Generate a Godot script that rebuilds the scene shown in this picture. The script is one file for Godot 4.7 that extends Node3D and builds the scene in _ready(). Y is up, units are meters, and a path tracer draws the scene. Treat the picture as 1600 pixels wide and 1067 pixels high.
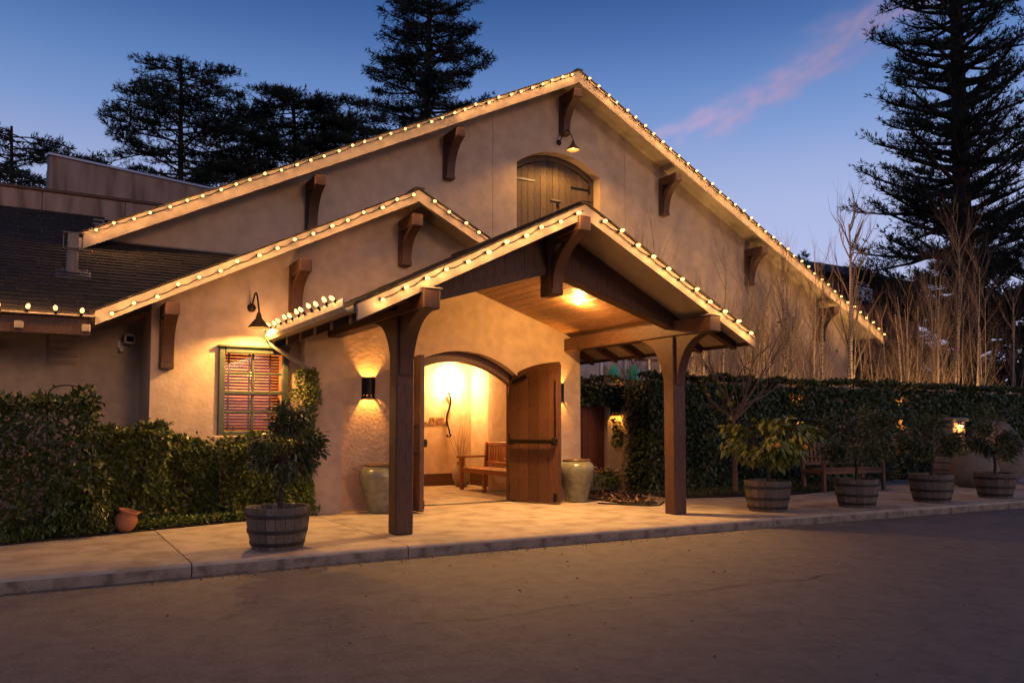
extends Node3D

# ------------------------------------------------------------------ mesh builder
class MB:
	var v := PackedVector3Array()
	var n := PackedVector3Array()
	var c := PackedColorArray()
	var idx := PackedInt32Array()
	var col := Color(1, 1, 1)

	func poly(pts: Array, out: Vector3) -> void:
		# convex polygon, turned so that it faces "out"
		var a: Vector3 = pts[0]
		var nn := Vector3.ZERO
		for i in range(1, pts.size() - 1):
			nn += (pts[i] - a).cross(pts[i + 1] - a)
		if nn.length_squared() < 1e-16:
			return
		nn = nn.normalized()
		var flip := nn.dot(out) < 0.0
		if flip:
			nn = -nn
		var b := v.size()
		for q in pts:
			v.append(q)
			n.append(nn)
			c.append(col)
		for i in range(1, pts.size() - 1):
			idx.append(b)
			if flip:
				idx.append(b + i)
				idx.append(b + i + 1)
			else:
				idx.append(b + i + 1)
				idx.append(b + i)

	func box(ce: Vector3, s: Vector3, bev := 0.0, B := Basis()) -> void:
		var h := s * 0.5
		bev = min(bev, 0.45 * min(s.x, min(s.y, s.z)))
		if bev <= 0.0:
			for ax in 3:
				for sg in [-1.0, 1.0]:
					var o := Vector3.ZERO
					o[ax] = sg
					var p := []
					for k in [[-1, -1], [1, -1], [1, 1], [-1, 1]]:
						var q := Vector3.ZERO
						q[ax] = sg * h[ax]
						q[(ax + 1) % 3] = k[0] * h[(ax + 1) % 3]
						q[(ax + 2) % 3] = k[1] * h[(ax + 2) % 3]
						p.append(ce + B * q)
					poly(p, B * o)
			return
		var i3 := h - Vector3(bev, bev, bev)
		for ax in 3:
			var a1 := (ax + 1) % 3
			var a2 := (ax + 2) % 3
			for sg in [-1.0, 1.0]:
				var o := Vector3.ZERO
				o[ax] = sg
				var p := []
				for k in [[-1, -1], [1, -1], [1, 1], [-1, 1]]:
					var q := Vector3.ZERO
					q[ax] = sg * h[ax]
					q[a1] = k[0] * i3[a1]
					q[a2] = k[1] * i3[a2]
					p.append(ce + B * q)
				poly(p, B * o)
				for s2 in [-1.0, 1.0]:
					# edge between faces ax and a1, running along a2
					var e := []
					for k in [[0, -1], [0, 1], [1, 1], [1, -1]]:
						var q := Vector3.ZERO
						q[ax] = sg * (h[ax] if k[0] == 0 else i3[ax])
						q[a1] = s2 * (i3[a1] if k[0] == 0 else h[a1])
						q[a2] = k[1] * i3[a2]
						e.append(ce + B * q)
					var oo := Vector3.ZERO
					oo[ax] = sg
					oo[a1] = s2
					poly(e, B * oo)
		for sx in [-1.0, 1.0]:
			for sy in [-1.0, 1.0]:
				for sz in [-1.0, 1.0]:
					var sgn := Vector3(sx, sy, sz)
					var t := []
					for ax in 3:
						var q := sgn * i3
						q[ax] = sgn[ax] * h[ax]
						t.append(ce + B * q)
					poly(t, B * sgn)

	func extrude(pl: PackedVector2Array, w0: float, w1: float, U: Vector3, V: Vector3, W: Vector3, o := Vector3.ZERO) -> void:
		# polygon in U,V swept along W
		if Geometry2D.is_polygon_clockwise(pl):
			pl.reverse()
		var tr := Geometry2D.triangulate_polygon(pl)
		for e in [[w0, -1.0], [w1, 1.0]]:
			var k := 0
			while k < tr.size():
				var t := []
				for j in 3:
					var q: Vector2 = pl[tr[k + j]]
					t.append(o + U * q.x + V * q.y + W * e[0])
				poly(t, W * e[1] * signf(w1 - w0))
				k += 3
		for i in pl.size():
			var a: Vector2 = pl[i]
			var b: Vector2 = pl[(i + 1) % pl.size()]
			var ou := U * (b.y - a.y) - V * (b.x - a.x)
			poly([o + U * a.x + V * a.y + W * w0, o + U * b.x + V * b.y + W * w0, o + U * b.x + V * b.y + W * w1, o + U * a.x + V * a.y + W * w1], ou)

	func tube(path: Array, rad: Array, sides := 8, caps := true) -> void:
		var b := v.size()
		var m := path.size()
		var ref := Vector3(0.31, 0.2, 0.93)
		for i in m:
			var d: Vector3 = (path[min(i + 1, m - 1)] - path[max(i - 1, 0)]).normalized()
			var x := d.cross(ref)
			if x.length() < 0.1:
				x = d.cross(Vector3(1, 0, 0))
			x = x.normalized()
			var y := d.cross(x)
			for k in sides:
				var a := TAU * k / sides
				var q := x * cos(a) + y * sin(a)
				v.append(path[i] + q * rad[i])
				n.append(q)
				c.append(col)
		for i in m - 1:
			for k in sides:
				var p0 := b + i * sides + k
				var p1 := b + i * sides + (k + 1) % sides
				idx.append_array([p0, p0 + sides, p1, p1, p0 + sides, p1 + sides])
		if caps:
			for e in [0, m - 1]:
				var t := []
				for k in sides:
					t.append(v[b + e * sides + k])
				poly(t, path[e] - path[1 if e == 0 else m - 2])

	func lathe(pr: Array, o: Vector3, sides := 24) -> void:
		var b := v.size()
		for i in pr.size():
			var t: Vector2 = pr[min(i + 1, pr.size() - 1)] - pr[max(i - 1, 0)]
			var nr := Vector2(t.y, -t.x).normalized()
			for k in sides:
				var a := TAU * k / sides
				v.append(o + Vector3(pr[i].x * cos(a), pr[i].y, pr[i].x * sin(a)))
				n.append(Vector3(nr.x * cos(a), nr.y, nr.x * sin(a)))
				c.append(col)
		for i in pr.size() - 1:
			for k in sides:
				var p0 := b + i * sides + k
				var p1 := b + i * sides + (k + 1) % sides
				idx.append_array([p0, p1, p0 + sides, p1, p1 + sides, p0 + sides])

	func leaf(p: Vector3, d: Vector3, up: Vector3, l: float, w: float) -> void:
		var s := d.cross(up)
		if s.length_squared() < 1e-6:
			s = d.cross(Vector3(1, 0, 0))
		s = s.normalized() * w * 0.5
		var nn := s.cross(d).normalized()
		var mid := p + d * (l * 0.45) - nn * (w * 0.15)
		var b := v.size()
		v.append(p)
		v.append(mid + s + nn * (w * 0.22))
		v.append(p + d * l - nn * (l * 0.06))
		v.append(mid - s + nn * (w * 0.22))
		for k in 4:
			c.append(col)
		var sn := s.normalized() * 0.35
		n.append(nn)
		n.append((nn - sn).normalized())
		n.append(nn)
		n.append((nn + sn).normalized())
		idx.append_array([b, b + 2, b + 1, b, b + 3, b + 2])

	func mesh() -> ArrayMesh:
		var a := []
		a.resize(Mesh.ARRAY_MAX)
		a[Mesh.ARRAY_VERTEX] = v
		a[Mesh.ARRAY_NORMAL] = n
		a[Mesh.ARRAY_COLOR] = c
		a[Mesh.ARRAY_INDEX] = idx
		var m := ArrayMesh.new()
		m.add_surface_from_arrays(Mesh.PRIMITIVE_TRIANGLES, a)
		return m

# ------------------------------------------------------------------ helpers
var M := {}
var taken := {}
var rng := RandomNumberGenerator.new()
const XA := Vector3(1, 0, 0)
const YA := Vector3(0, 1, 0)
const DA := Vector3(0, 0, -1)

func P(x: float, y: float, d: float) -> Vector3:
	return Vector3(x, y, -d)

func numbered(s: String) -> String:
	if not taken.has(s):
		taken[s] = 0
		return s
	taken[s] += 1
	return "%s_%03d" % [s, taken[s]]

func put(called: String, mb, mat: Material, parent: Node = null) -> MeshInstance3D:
	var o := MeshInstance3D.new()
	o.mesh = mb.mesh() if mb is MB else mb
	o.material_override = mat
	if parent == null:
		o.name = numbered(called)
		add_child(o, true)
	else:
		o.name = called
		parent.add_child(o, true)
	return o

func tag(o: Node, label: String, category: String, group := "", kind := "") -> Node:
	o.set_meta("label", label)
	o.set_meta("category", category)
	if group != "":
		o.set_meta("group", group)
	if kind != "":
		o.set_meta("kind", kind)
	return o

func thing(called: String, at: Vector3, label: String, category: String, group := "", kind := "") -> Node3D:
	var o := Node3D.new()
	o.name = numbered(called)
	add_child(o, true)
	o.position = at
	tag(o, label, category, group, kind)
	return o

func copy(o: Node3D, at: Vector3, turn: float, label: String) -> Node3D:
	var base := str(o.name)
	var r: Node3D = o.duplicate()
	r.name = numbered(base)
	add_child(r, true)
	r.position = at
	r.rotation.y = turn
	r.set_meta("label", label)
	return r

func bx(called: String, ce: Vector3, s: Vector3, mat: Material, parent: Node, bev := 0.0, B := Basis()) -> MeshInstance3D:
	var mb := MB.new()
	mb.box(ce, s, bev, B)
	return put(called, mb, mat, parent)

func px(called: String, pts: Array, d0: float, d1: float, mat: Material, parent: Node) -> MeshInstance3D:
	# polygon in x,y swept in depth
	var mb := MB.new()
	mb.extrude(PackedVector2Array(pts), d0, d1, XA, YA, DA)
	return put(called, mb, mat, parent)

func rnd(a: float, b: float) -> float:
	return rng.randf_range(a, b)

func ball() -> Vector3:
	while true:
		var q := Vector3(rnd(-1, 1), rnd(-1, 1), rnd(-1, 1))
		if q.length_squared() <= 1.0 and q.length_squared() > 1e-4:
			return q
	return Vector3.ZERO

func bez(a: Vector2, b: Vector2, c: Vector2, k: int) -> Array:
	var r := []
	for i in k + 1:
		var t := float(i) / k
		r.append(a * (1 - t) * (1 - t) + b * 2 * t * (1 - t) + c * t * t)
	return r

# ------------------------------------------------------------------ materials
func noise_tex(freq: float, lo: float, hi: float, oct := 4, sz := 512, kind := FastNoiseLite.TYPE_SIMPLEX_SMOOTH, seed_ := 1) -> NoiseTexture2D:
	var f := FastNoiseLite.new()
	f.noise_type = kind
	f.seed = seed_
	f.frequency = freq
	f.fractal_octaves = oct
	var t := NoiseTexture2D.new()
	t.width = sz
	t.height = sz
	t.seamless = true
	t.noise = f
	var g := Gradient.new()
	g.set_color(0, Color(lo, lo, lo))
	g.set_color(1, Color(hi, hi, hi))
	t.color_ramp = g
	return t

func ramp_tex(freq: float, stops: Array, oct := 4, sz := 512, seed_ := 1) -> NoiseTexture2D:
	var t := noise_tex(freq, 0, 1, oct, sz, FastNoiseLite.TYPE_SIMPLEX_SMOOTH, seed_)
	var g := Gradient.new()
	var off := PackedFloat32Array()
	var cs := PackedColorArray()
	for s in stops:
		off.append(s[0])
		cs.append(Color(s[1], s[2], s[3]))
	g.offsets = off
	g.colors = cs
	t.color_ramp = g
	return t

func mat(r: float, g: float, b: float, rough := 0.8, tex: Texture2D = null, scale := Vector3.ONE, world := true, bump := 0.0, btex: Texture2D = null) -> StandardMaterial3D:
	var m := StandardMaterial3D.new()
	m.albedo_color = Color(r, g, b).linear_to_srgb()
	m.roughness = rough
	if tex or btex:
		m.uv1_triplanar = true
		m.uv1_world_triplanar = world
		m.uv1_scale = scale
		if tex:
			m.albedo_texture = tex
	if bump > 0.0:
		m.heightmap_enabled = true
		m.heightmap_texture = btex if btex else tex
		m.heightmap_scale = bump
	return m

func leafmat(r: float, g: float, b: float, rough := 0.5) -> StandardMaterial3D:
	var m := StandardMaterial3D.new()
	m.albedo_color = Color(r, g, b).linear_to_srgb()
	m.vertex_color_use_as_albedo = true
	m.roughness = rough
	m.backlight_enabled = true
	m.backlight = Color(r * 0.6, g * 0.6, b * 0.4).linear_to_srgb()
	m.cull_mode = BaseMaterial3D.CULL_DISABLED
	return m

func glow(r: float, g: float, b: float, e: float) -> StandardMaterial3D:
	var m := StandardMaterial3D.new()
	m.albedo_color = Color(0.9, 0.85, 0.75)
	m.emission_enabled = true
	m.emission = Color(r, g, b)
	m.emission_energy_multiplier = e
	m.roughness = 0.4
	return m

func make_materials() -> void:
	var blot := noise_tex(0.008, 0.87, 1.0, 6, 1024)
	var fine := noise_tex(0.06, 0.0, 1.0, 5, 512, FastNoiseLite.TYPE_SIMPLEX_SMOOTH, 3)
	var grain := ramp_tex(0.02, [[0.0, 0.42, 0.37, 0.33], [0.35, 0.74, 0.7, 0.66], [0.55, 1, 1, 1], [0.7, 0.72, 0.68, 0.62], [1.0, 1, 0.97, 0.93]], 5, 512, 5)
	M.stucco = mat(0.58, 0.44, 0.305, 0.92, blot, Vector3(0.45, 0.45, 0.45), true, 0.32, fine)
	M.stucco_main = mat(0.58, 0.44, 0.305, 0.92, blot, Vector3(0.3, 0.3, 0.3), true, 0.4, fine)
	M.inner = mat(0.68, 0.52, 0.34, 0.85, blot, Vector3(0.4, 0.4, 0.4))
	M.trim = mat(0.36, 0.3, 0.215, 0.6, noise_tex(0.01, 0.82, 1.0, 4, 512), Vector3(0.8, 0.8, 0.8))
	M.soffit = mat(0.42, 0.33, 0.22, 0.8, noise_tex(0.01, 0.8, 1.0, 4, 512), Vector3(0.8, 0.8, 0.8))
	M.timber_y = mat(0.105, 0.047, 0.022, 0.62, grain, Vector3(5, 0.35, 5), true, 0.15)
	M.timber_z = mat(0.105, 0.047, 0.022, 0.62, grain, Vector3(5, 5, 0.35), true, 0.15)
	M.cedar = []
	for k in 4:
		var t: float = [1.0, 0.78, 1.14, 0.9][k]
		M.cedar.append(mat(0.52 * t, 0.3 * t, 0.15 * t, 0.5, grain, Vector3(6, 6, 0.3 + 0.05 * k), true, 0.12))
	M.door = []
	for k in 3:
		var t: float = [1.0, 0.8, 1.12][k]
		M.door.append(mat(0.145 * t, 0.064 * t, 0.028 * t, 0.45, grain, Vector3(7, 0.45, 7), true, 0.12))
	M.loft = []
	for k in 3:
		var t: float = [1.0, 0.82, 1.12][k]
		M.loft.append(mat(0.125 * t, 0.088 * t, 0.056 * t, 0.75, grain, Vector3(7, 0.45, 7), true, 0.15))
	M.bench = mat(0.46, 0.19, 0.065, 0.5, grain, Vector3(6, 6, 1.2), false)
	M.teak = mat(0.24, 0.12, 0.055, 0.6, grain, Vector3(1.2, 6, 6), false)
	M.iron = mat(0.03, 0.026, 0.022, 0.5, fine, Vector3(6, 6, 6))
	M.iron.metallic = 0.6
	M.bronze = mat(0.09, 0.06, 0.035, 0.45, fine, Vector3(6, 6, 6))
	M.bronze.metallic = 0.7
	M.galv = mat(0.55, 0.47, 0.42, 0.5, fine, Vector3(3, 3, 3))
	M.green = mat(0.075, 0.092, 0.05, 0.45, noise_tex(0.02, 0.8, 1.0), Vector3(1, 1, 1))
	M.blind = mat(0.4, 0.095, 0.038, 0.5, grain, Vector3(0.6, 6, 6))
	M.glass = StandardMaterial3D.new()
	M.glass.albedo_color = Color(0.25, 0.28, 0.28, 0.03)
	M.glass.transparency = BaseMaterial3D.TRANSPARENCY_ALPHA
	M.glass.roughness = 0.05
	M.concrete = []
	for k in 3:
		var t: float = [1.0, 0.92, 1.06][k]
		M.concrete.append(mat(0.46 * t, 0.385 * t, 0.295 * t, 0.85, ramp_tex(0.006, [[0, 0.74, 0.72, 0.7], [0.4, 0.9, 0.89, 0.88], [0.6, 0.96, 0.96, 0.95], [1, 1, 1, 1]], 7, 1024, 8 + k), Vector3(0.33, 0.33, 0.33), true, 0.25, fine))
	M.kerb = mat(0.34, 0.28, 0.215, 0.9, ramp_tex(0.012, [[0, 0.55, 0.53, 0.5], [0.45, 0.85, 0.84, 0.82], [1, 1, 1, 1]], 6, 512, 12), Vector3(0.7, 0.7, 0.7), true, 0.3, fine)  # Darker than the slabs: shade put into the colour, with stain mottling
	M.asphalt = mat(0.185, 0.16, 0.135, 0.85, ramp_tex(0.016, [[0, 0.7, 0.7, 0.7], [0.5, 0.88, 0.88, 0.88], [1, 1, 1, 1]], 8, 1024, 21), Vector3(0.16, 0.16, 0.16), true, 0.4, noise_tex(0.2, 0.0, 1.0, 3, 1024, FastNoiseLite.TYPE_SIMPLEX_SMOOTH, 9))
	M.asphalt.albedo_texture.noise.fractal_gain = 0.85
	M.tar = mat(0.07, 0.06, 0.052, 0.7, fine, Vector3(3, 3, 3))
	M.soil = mat(0.06, 0.04, 0.026, 0.95, fine, Vector3(1.5, 1.5, 1.5), true, 3.0)
	M.earth = mat(0.07, 0.06, 0.04, 0.95, fine, Vector3(0.3, 0.3, 0.3))
	M.shingle = []
	for k in 4:
		var t: float = [1.0, 0.72, 1.25, 0.88][k]
		M.shingle.append(mat(0.105 * t, 0.083 * t, 0.062 * t, 0.9, fine, Vector3(2, 2, 2), true, 0.5))
	M.stave = []
	for k in 4:
		var t: float = [1.0, 0.8, 1.15, 0.9][k]
		M.stave.append(mat(0.2 * t, 0.165 * t, 0.135 * t, 0.8, grain, Vector3(9, 0.7, 9), false, 0.2))
	M.hoop = mat(0.17, 0.15, 0.14, 0.5, fine, Vector3(5, 5, 5), false)
	M.hoop.metallic = 0.4
	M.jar = mat(0.25, 0.24, 0.165, 0.25, noise_tex(0.012, 0.72, 1.0, 5, 512), Vector3(1.3, 1.3, 1.3), false)
	M.jar_rim = mat(0.12, 0.07, 0.035, 0.35)
	M.terracotta = mat(0.42, 0.17, 0.075, 0.8, blot, Vector3(3, 3, 3), false)
	M.bark = mat(0.075, 0.052, 0.038, 0.9, grain, Vector3(4, 0.7, 4), true, 0.6)
	M.bark_dark = mat(0.03, 0.022, 0.018, 0.95, grain, Vector3(2, 0.3, 2), true, 1.0)
	M.bark_grey = mat(0.2, 0.13, 0.085, 0.85, grain, Vector3(5, 1.5, 5), true, 0.3)
	M.birch = mat(0.62, 0.5, 0.37, 0.75, ramp_tex(0.012, [[0, 0.18, 0.14, 0.1], [0.36, 0.35, 0.28, 0.22], [0.42, 0.85, 0.82, 0.78], [1, 1, 1, 1]], 4, 512, 31), Vector3(0.5, 4.5, 0.5), true, 0.2)
	M.twig = mat(0.17, 0.115, 0.08, 0.85)
	M.straw = mat(0.46, 0.3, 0.13, 0.8)
	M.hedge = leafmat(0.1, 0.125, 0.03, 0.38)
	M.ivy = leafmat(0.055, 0.078, 0.02, 0.45)
	M.citrus = leafmat(0.17, 0.19, 0.03, 0.4)
	M.olive = leafmat(0.085, 0.11, 0.035, 0.45)
	M.bay = leafmat(0.075, 0.09, 0.026, 0.4)
	M.cover = leafmat(0.11, 0.16, 0.03, 0.5)
	M.vine = leafmat(0.16, 0.2, 0.03, 0.4)
	M.needle = leafmat(0.016, 0.026, 0.013, 0.8)
	M.needle2 = leafmat(0.02, 0.03, 0.014, 0.8)
	M.litter = leafmat(0.32, 0.19, 0.08, 0.8)
	M.grass = leafmat(0.07, 0.09, 0.022, 0.6)
	M.bulb = glow(1.0, 0.76, 0.44, 2.6)
	M.lampglow = glow(1.0, 0.74, 0.36, 12.0)
	M.shade = glow(1.0, 0.9, 0.7, 3.0)
	M.canglow = glow(1.0, 0.86, 0.6, 14.0)
	M.rust_wall = mat(0.16, 0.08, 0.06, 0.9, blot, Vector3(0.2, 0.2, 0.2))
	M.parapet = mat(0.36, 0.26, 0.21, 0.85, ramp_tex(0.01, [[0, 0.6, 0.55, 0.52], [0.4, 0.85, 0.83, 0.82], [1, 1, 1, 1]], 5, 512, 41), Vector3(0.7, 0.12, 0.7))
	M.metalcap = mat(0.32, 0.34, 0.4, 0.35)
	M.metalcap.metallic = 0.5
	M.gate = mat(0.2, 0.055, 0.025, 0.55, grain, Vector3(7, 0.45, 7), true, 0.12)
	M.stone = []
	for k in 4:
		var t: float = [1.0, 0.75, 1.2, 0.9][k]
		M.stone.append(mat(0.3 * t, 0.25 * t, 0.2 * t, 0.9, blot, Vector3(2, 2, 2), true, 1.0, fine))
	M.turq = mat(0.04, 0.42, 0.26, 0.6)
	M.white = mat(0.7, 0.66, 0.6, 0.5)
	M.letter = mat(0.3, 0.15, 0.05, 0.5)
	M.letter.metallic = 0.3

# ------------------------------------------------------------------ lights
func omni(parent: Node, at: Vector3, e: float, size: float, col := Color(1.0, 0.66, 0.32)) -> void:
	var l := OmniLight3D.new()
	l.name = "lamp_light"
	l.light_energy = e
	l.light_color = col
	l.light_size = size
	l.omni_range = 40.0
	l.omni_attenuation = 2.0
	l.shadow_enabled = true
	parent.add_child(l, true)
	l.position = at

func spot(parent: Node, at: Vector3, dir: Vector3, e: float, ang: float, size: float, col := Color(1.0, 0.66, 0.32), soft := 1.0) -> void:
	var l := SpotLight3D.new()
	l.name = "lamp_light"
	l.light_energy = e
	l.light_color = col
	l.light_size = size
	l.spot_range = 40.0
	l.spot_attenuation = 2.0
	l.spot_angle = ang
	l.spot_angle_attenuation = soft
	l.shadow_enabled = true
	parent.add_child(l, true)
	l.position = at
	var up := YA if absf(dir.normalized().y) < 0.95 else XA
	l.basis = Basis.looking_at(dir.normalized(), up)

# ------------------------------------------------------------------ camera, sky, added fill light
func setup_view() -> void:
	var cam := Camera3D.new()
	cam.name = "camera"
	cam.projection = Camera3D.PROJECTION_FRUSTUM
	cam.near = 0.1
	cam.far = 900.0
	cam.size = 0.1 * 1067.0 / 1261.33
	cam.frustum_offset = Vector2(0, 0.1 * 60.25 / 1261.33)
	cam.position = Vector3(0, 1.2, 0)
	cam.rotation = Vector3(deg_to_rad(3.273), deg_to_rad(-30.41), 0)
	add_child(cam)
	cam.current = true
	var env := Environment.new()
	env.background_mode = Environment.BG_SKY
	env.tonemap_mode = Environment.TONE_MAPPER_LINEAR
	env.tonemap_exposure = 1.0
	env.sdfgi_enabled = true
	env.ssao_enabled = true
	env.ssil_enabled = true
	env.background_energy_multiplier = 1.0
	var sky := Sky.new()
	var pm := PanoramaSkyMaterial.new()
	pm.panorama = ImageTexture.create_from_image(sky_image())
	sky.sky_material = pm
	env.sky = sky
	var we := WorldEnvironment.new()
	we.name = "world_environment"
	we.environment = env
	add_child(we)
	var fill_light := DirectionalLight3D.new()
	fill_light.name = "front_fill"  # Warm fill added from the front to brighten the walls; source unseen
	fill_light.light_energy = 0.15
	fill_light.light_color = Color(1.0, 0.75, 0.57)
	fill_light.light_angular_distance = 10.0
	fill_light.shadow_enabled = true
	add_child(fill_light)
	fill_light.basis = Basis.looking_at(-Vector3(0.17, 0.16, 1.0).normalized(), YA)

func sky_image() -> Image:
	var w := 2048
	var h := 1024
	var im := Image.create(w, h, false, Image.FORMAT_RGBAF)
	var stops := [[0.0, Color(0.5, 0.48, 0.7)], [6.0, Color(0.5, 0.5, 0.76)], [10.0, Color(0.47, 0.52, 0.79)], [15.0, Color(0.39, 0.465, 0.745)], [17.0, Color(0.335, 0.42, 0.71)], [20.0, Color(0.21, 0.33, 0.64)], [23.0, Color(0.13, 0.245, 0.545)], [26.0, Color(0.07, 0.16, 0.41)], [29.0, Color(0.036, 0.1, 0.3)], [45.0, Color(0.018, 0.056, 0.18)], [90.0, Color(0.011, 0.034, 0.115)]]
	var nz := FastNoiseLite.new()
	nz.seed = 4
	nz.frequency = 1.0
	nz.fractal_octaves = 5
	for y in h:
		var el := 90.0 - (y + 0.5) / h * 180.0
		var base := Color(0.12, 0.1, 0.1)
		if el >= 0.0:
			for i in stops.size() - 1:
				if el <= stops[i + 1][0]:
					base = stops[i][1].lerp(stops[i + 1][1], (el - stops[i][0]) / (stops[i + 1][0] - stops[i][0]))
					break
		if el < 0.0:
			im.fill_rect(Rect2i(0, y, w, 1), base)
			continue
		for x in w:
			var az := (x + 0.5) / w * 360.0
			var k := 0.9 + 0.14 * cos(deg_to_rad(az - 70.0))
			var c := Color(base.r * k, base.g * k, base.b * k)
			if az > 30.0 and az < 75.0 and el > 12.0 and el < 34.0:
				# the pink streak, from low left to high right
				var t := (az - 39.0) / 13.5
				var mid := 18.2 + 5.2 * t + 0.35 * sin(t * 7.0)
				var d := el - mid
				var wob := nz.get_noise_2d(az * 0.2 + el * 0.1, el * 0.5 - az * 0.12)
				var wid := 0.5 + 0.75 * clampf(t, 0.0, 1.0)
				var dd := d + wob * 1.1
				var a := exp(-dd * dd / (wid * wid * (1.6 if dd > 0.0 else 0.55)))
				a *= clampf((t + 0.12) / 0.25, 0.0, 1.0) * clampf((2.0 - t) / 0.5, 0.0, 1.0)
				a *= 0.55 + 0.6 * nz.get_noise_2d(az * 0.5 + 40.0 + el * 0.2, (el - 0.4 * az) * 1.6)
				a = clampf(a, 0.0, 1.0) * 0.9
				c = c.lerp(Color(0.56, 0.4, 0.62) * (1.1 - 0.4 * clampf(t, 0.0, 1.0)), a)
			c.a = 1.0
			im.set_pixel(x, y, c)
	return im

# ------------------------------------------------------------------ ground
func kerb_d(x: float) -> float:
	var pts := [[-12.0, 7.57], [3.2, 7.6], [8.5, 7.46], [13.8, 7.15], [20.0, 6.55], [40.0, 4.2]]
	for i in pts.size() - 1:
		if x <= pts[i + 1][0]:
			return lerpf(pts[i][1], pts[i + 1][1], (x - pts[i][0]) / (pts[i + 1][0] - pts[i][0]))
	return 4.2

func ground() -> void:
	var mb := MB.new()
	mb.box(Vector3(0, -0.4, -60), Vector3(700, 0.4, 700))
	tag(put("ground", mb, M.earth), "bare brown earth reaching out behind the buildings", "ground", "", "structure")
	mb = MB.new()
	mb.box(Vector3(10, -0.16, 12.5), Vector3(160, 0.08, 44))
	tag(put("road", mb, M.asphalt), "dark asphalt forecourt in front of the pavement", "road", "", "structure")
	var pv := thing("pavement", Vector3.ZERO, "pale concrete pavement with joints and a kerb edge", "pavement", "", "structure")
	var edges := [-9.05, -7.0, -4.95, -2.9, -0.85, 1.2, 3.25, 8.35, 10.9, 13.5, 16.1, 18.7, 21.3, 26.0, 31.0, 36.0]
	for i in edges.size() - 1:
		var x0: float = edges[i] + 0.006
		var x1: float = edges[i + 1] - 0.006
		var back := 15.2 if (edges[i] > 3.0) else 11.0
		if edges[i] > 8.0:
			back = 13.6
		mb = MB.new()
		var f0 := kerb_d(x0)
		var f1 := kerb_d(x1)
		var prof := [[0.0, -0.19], [0.0, -0.03], [0.008, -0.012], [0.03, 0.0]]
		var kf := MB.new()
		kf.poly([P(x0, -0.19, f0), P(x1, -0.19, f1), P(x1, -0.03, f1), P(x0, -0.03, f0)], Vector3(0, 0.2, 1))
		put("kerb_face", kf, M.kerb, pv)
		for k in [1, 2]:
			var a: Array = prof[k]
			var b: Array = prof[k + 1]
			mb.poly([P(x0, a[1], f0 + a[0]), P(x1, a[1], f1 + a[0]), P(x1, b[1], f1 + b[0]), P(x0, b[1], f0 + b[0])], Vector3(0, 0.2, 1))
		mb.poly([P(x0, 0, f0 + 0.03), P(x1, 0, f1 + 0.03), P(x1, 0, back), P(x0, 0, back)], YA)
		for e in [[x0, f0, -1.0], [x1, f1, 1.0]]:
			mb.poly([P(e[0], -0.19, e[1]), P(e[0], -0.03, e[1]), P(e[0], -0.012, e[1] + 0.008), P(e[0], 0, e[1] + 0.03), P(e[0], 0, back), P(e[0], -0.19, back)], XA * e[2])
		put("slab", mb, M.concrete[i % 3], pv)
	# planting bed on the near side of the wing
	mb = MB.new()
	var bed := PackedVector2Array([Vector2(-9, 9.3), Vector2(-0.3, 9.66), Vector2(1.25, 10.22), Vector2(2.4, 10.6), Vector2(3.3, 10.84), Vector2(3.3, 11.3), Vector2(1.3, 12.4), Vector2(-9, 12.4)])
	mb.extrude(bed, -0.1, 0.02, XA, DA, YA)
	tag(put("planting_bed", mb, M.soil), "dark soil bed below the window hedge", "bed", "", "structure")
	mb = MB.new()
	mb.extrude(PackedVector2Array([Vector2(7.86, 9.55), Vector2(8.35, 9.75), Vector2(9.2, 11.3), Vector2(9.2, 12.5), Vector2(7.86, 12.5)]), -0.1, 0.015, XA, DA, YA)
	tag(put("gate_bed", mb, M.soil), "small bed of soil and dry leaves beside the gate", "bed", "", "structure")
	mb = MB.new()
	mb.extrude(PackedVector2Array([Vector2(9.15, 10.25), Vector2(10.0, 10.0), Vector2(11.5, 9.75), Vector2(13, 10.0), Vector2(14, 10.6), Vector2(14, 11.4), Vector2(9.15, 11.4)]), -0.1, 0.02, XA, DA, YA)
	tag(put("lawn", mb, M.soil), "narrow dark lawn strip at the foot of the ivy wall", "lawn", "", "structure")
	mb = MB.new()
	for i in 5200:
		var x := rnd(9.2, 13.9)
		var d := rnd(10.05, 11.35)
		if d < 10.3 - 0.35 * (1.0 - absf(x - 11.4) / 2.4):
			continue
		mb.col = Color.from_hsv(0.2, 0.1, rnd(0.6, 1.2))
		mb.leaf(P(x, 0.02, d), Vector3(rnd(-0.6, 0.6), 1, rnd(-0.6, 0.6)).normalized(), Vector3(rnd(-1, 1), 0.1, rnd(-1, 1)), rnd(0.04, 0.09), 0.012)
	tag(put("grass", mb, M.grass), "short dark grass growing on the lawn strip", "grass", "", "stuff")
	# leaf litter beside the gate
	mb = MB.new()
	for i in 260:
		mb.col = Color(1, 1, 1) * rnd(0.5, 1.3)
		var a := Vector3(rnd(-1, 1), rnd(0.0, 0.5), rnd(-1, 1)).normalized()
		mb.leaf(P(rnd(7.75, 8.9), rnd(0.02, 0.06), rnd(9.7, 11.6)), a, Vector3(rnd(-0.4, 0.4), 1, rnd(-0.4, 0.4)), rnd(0.05, 0.11), rnd(0.03, 0.05))
	tag(put("leaf_litter", mb, M.litter), "dry brown fallen leaves lying beside the right jar", "leaves", "", "stuff")
	mb = MB.new()
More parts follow.
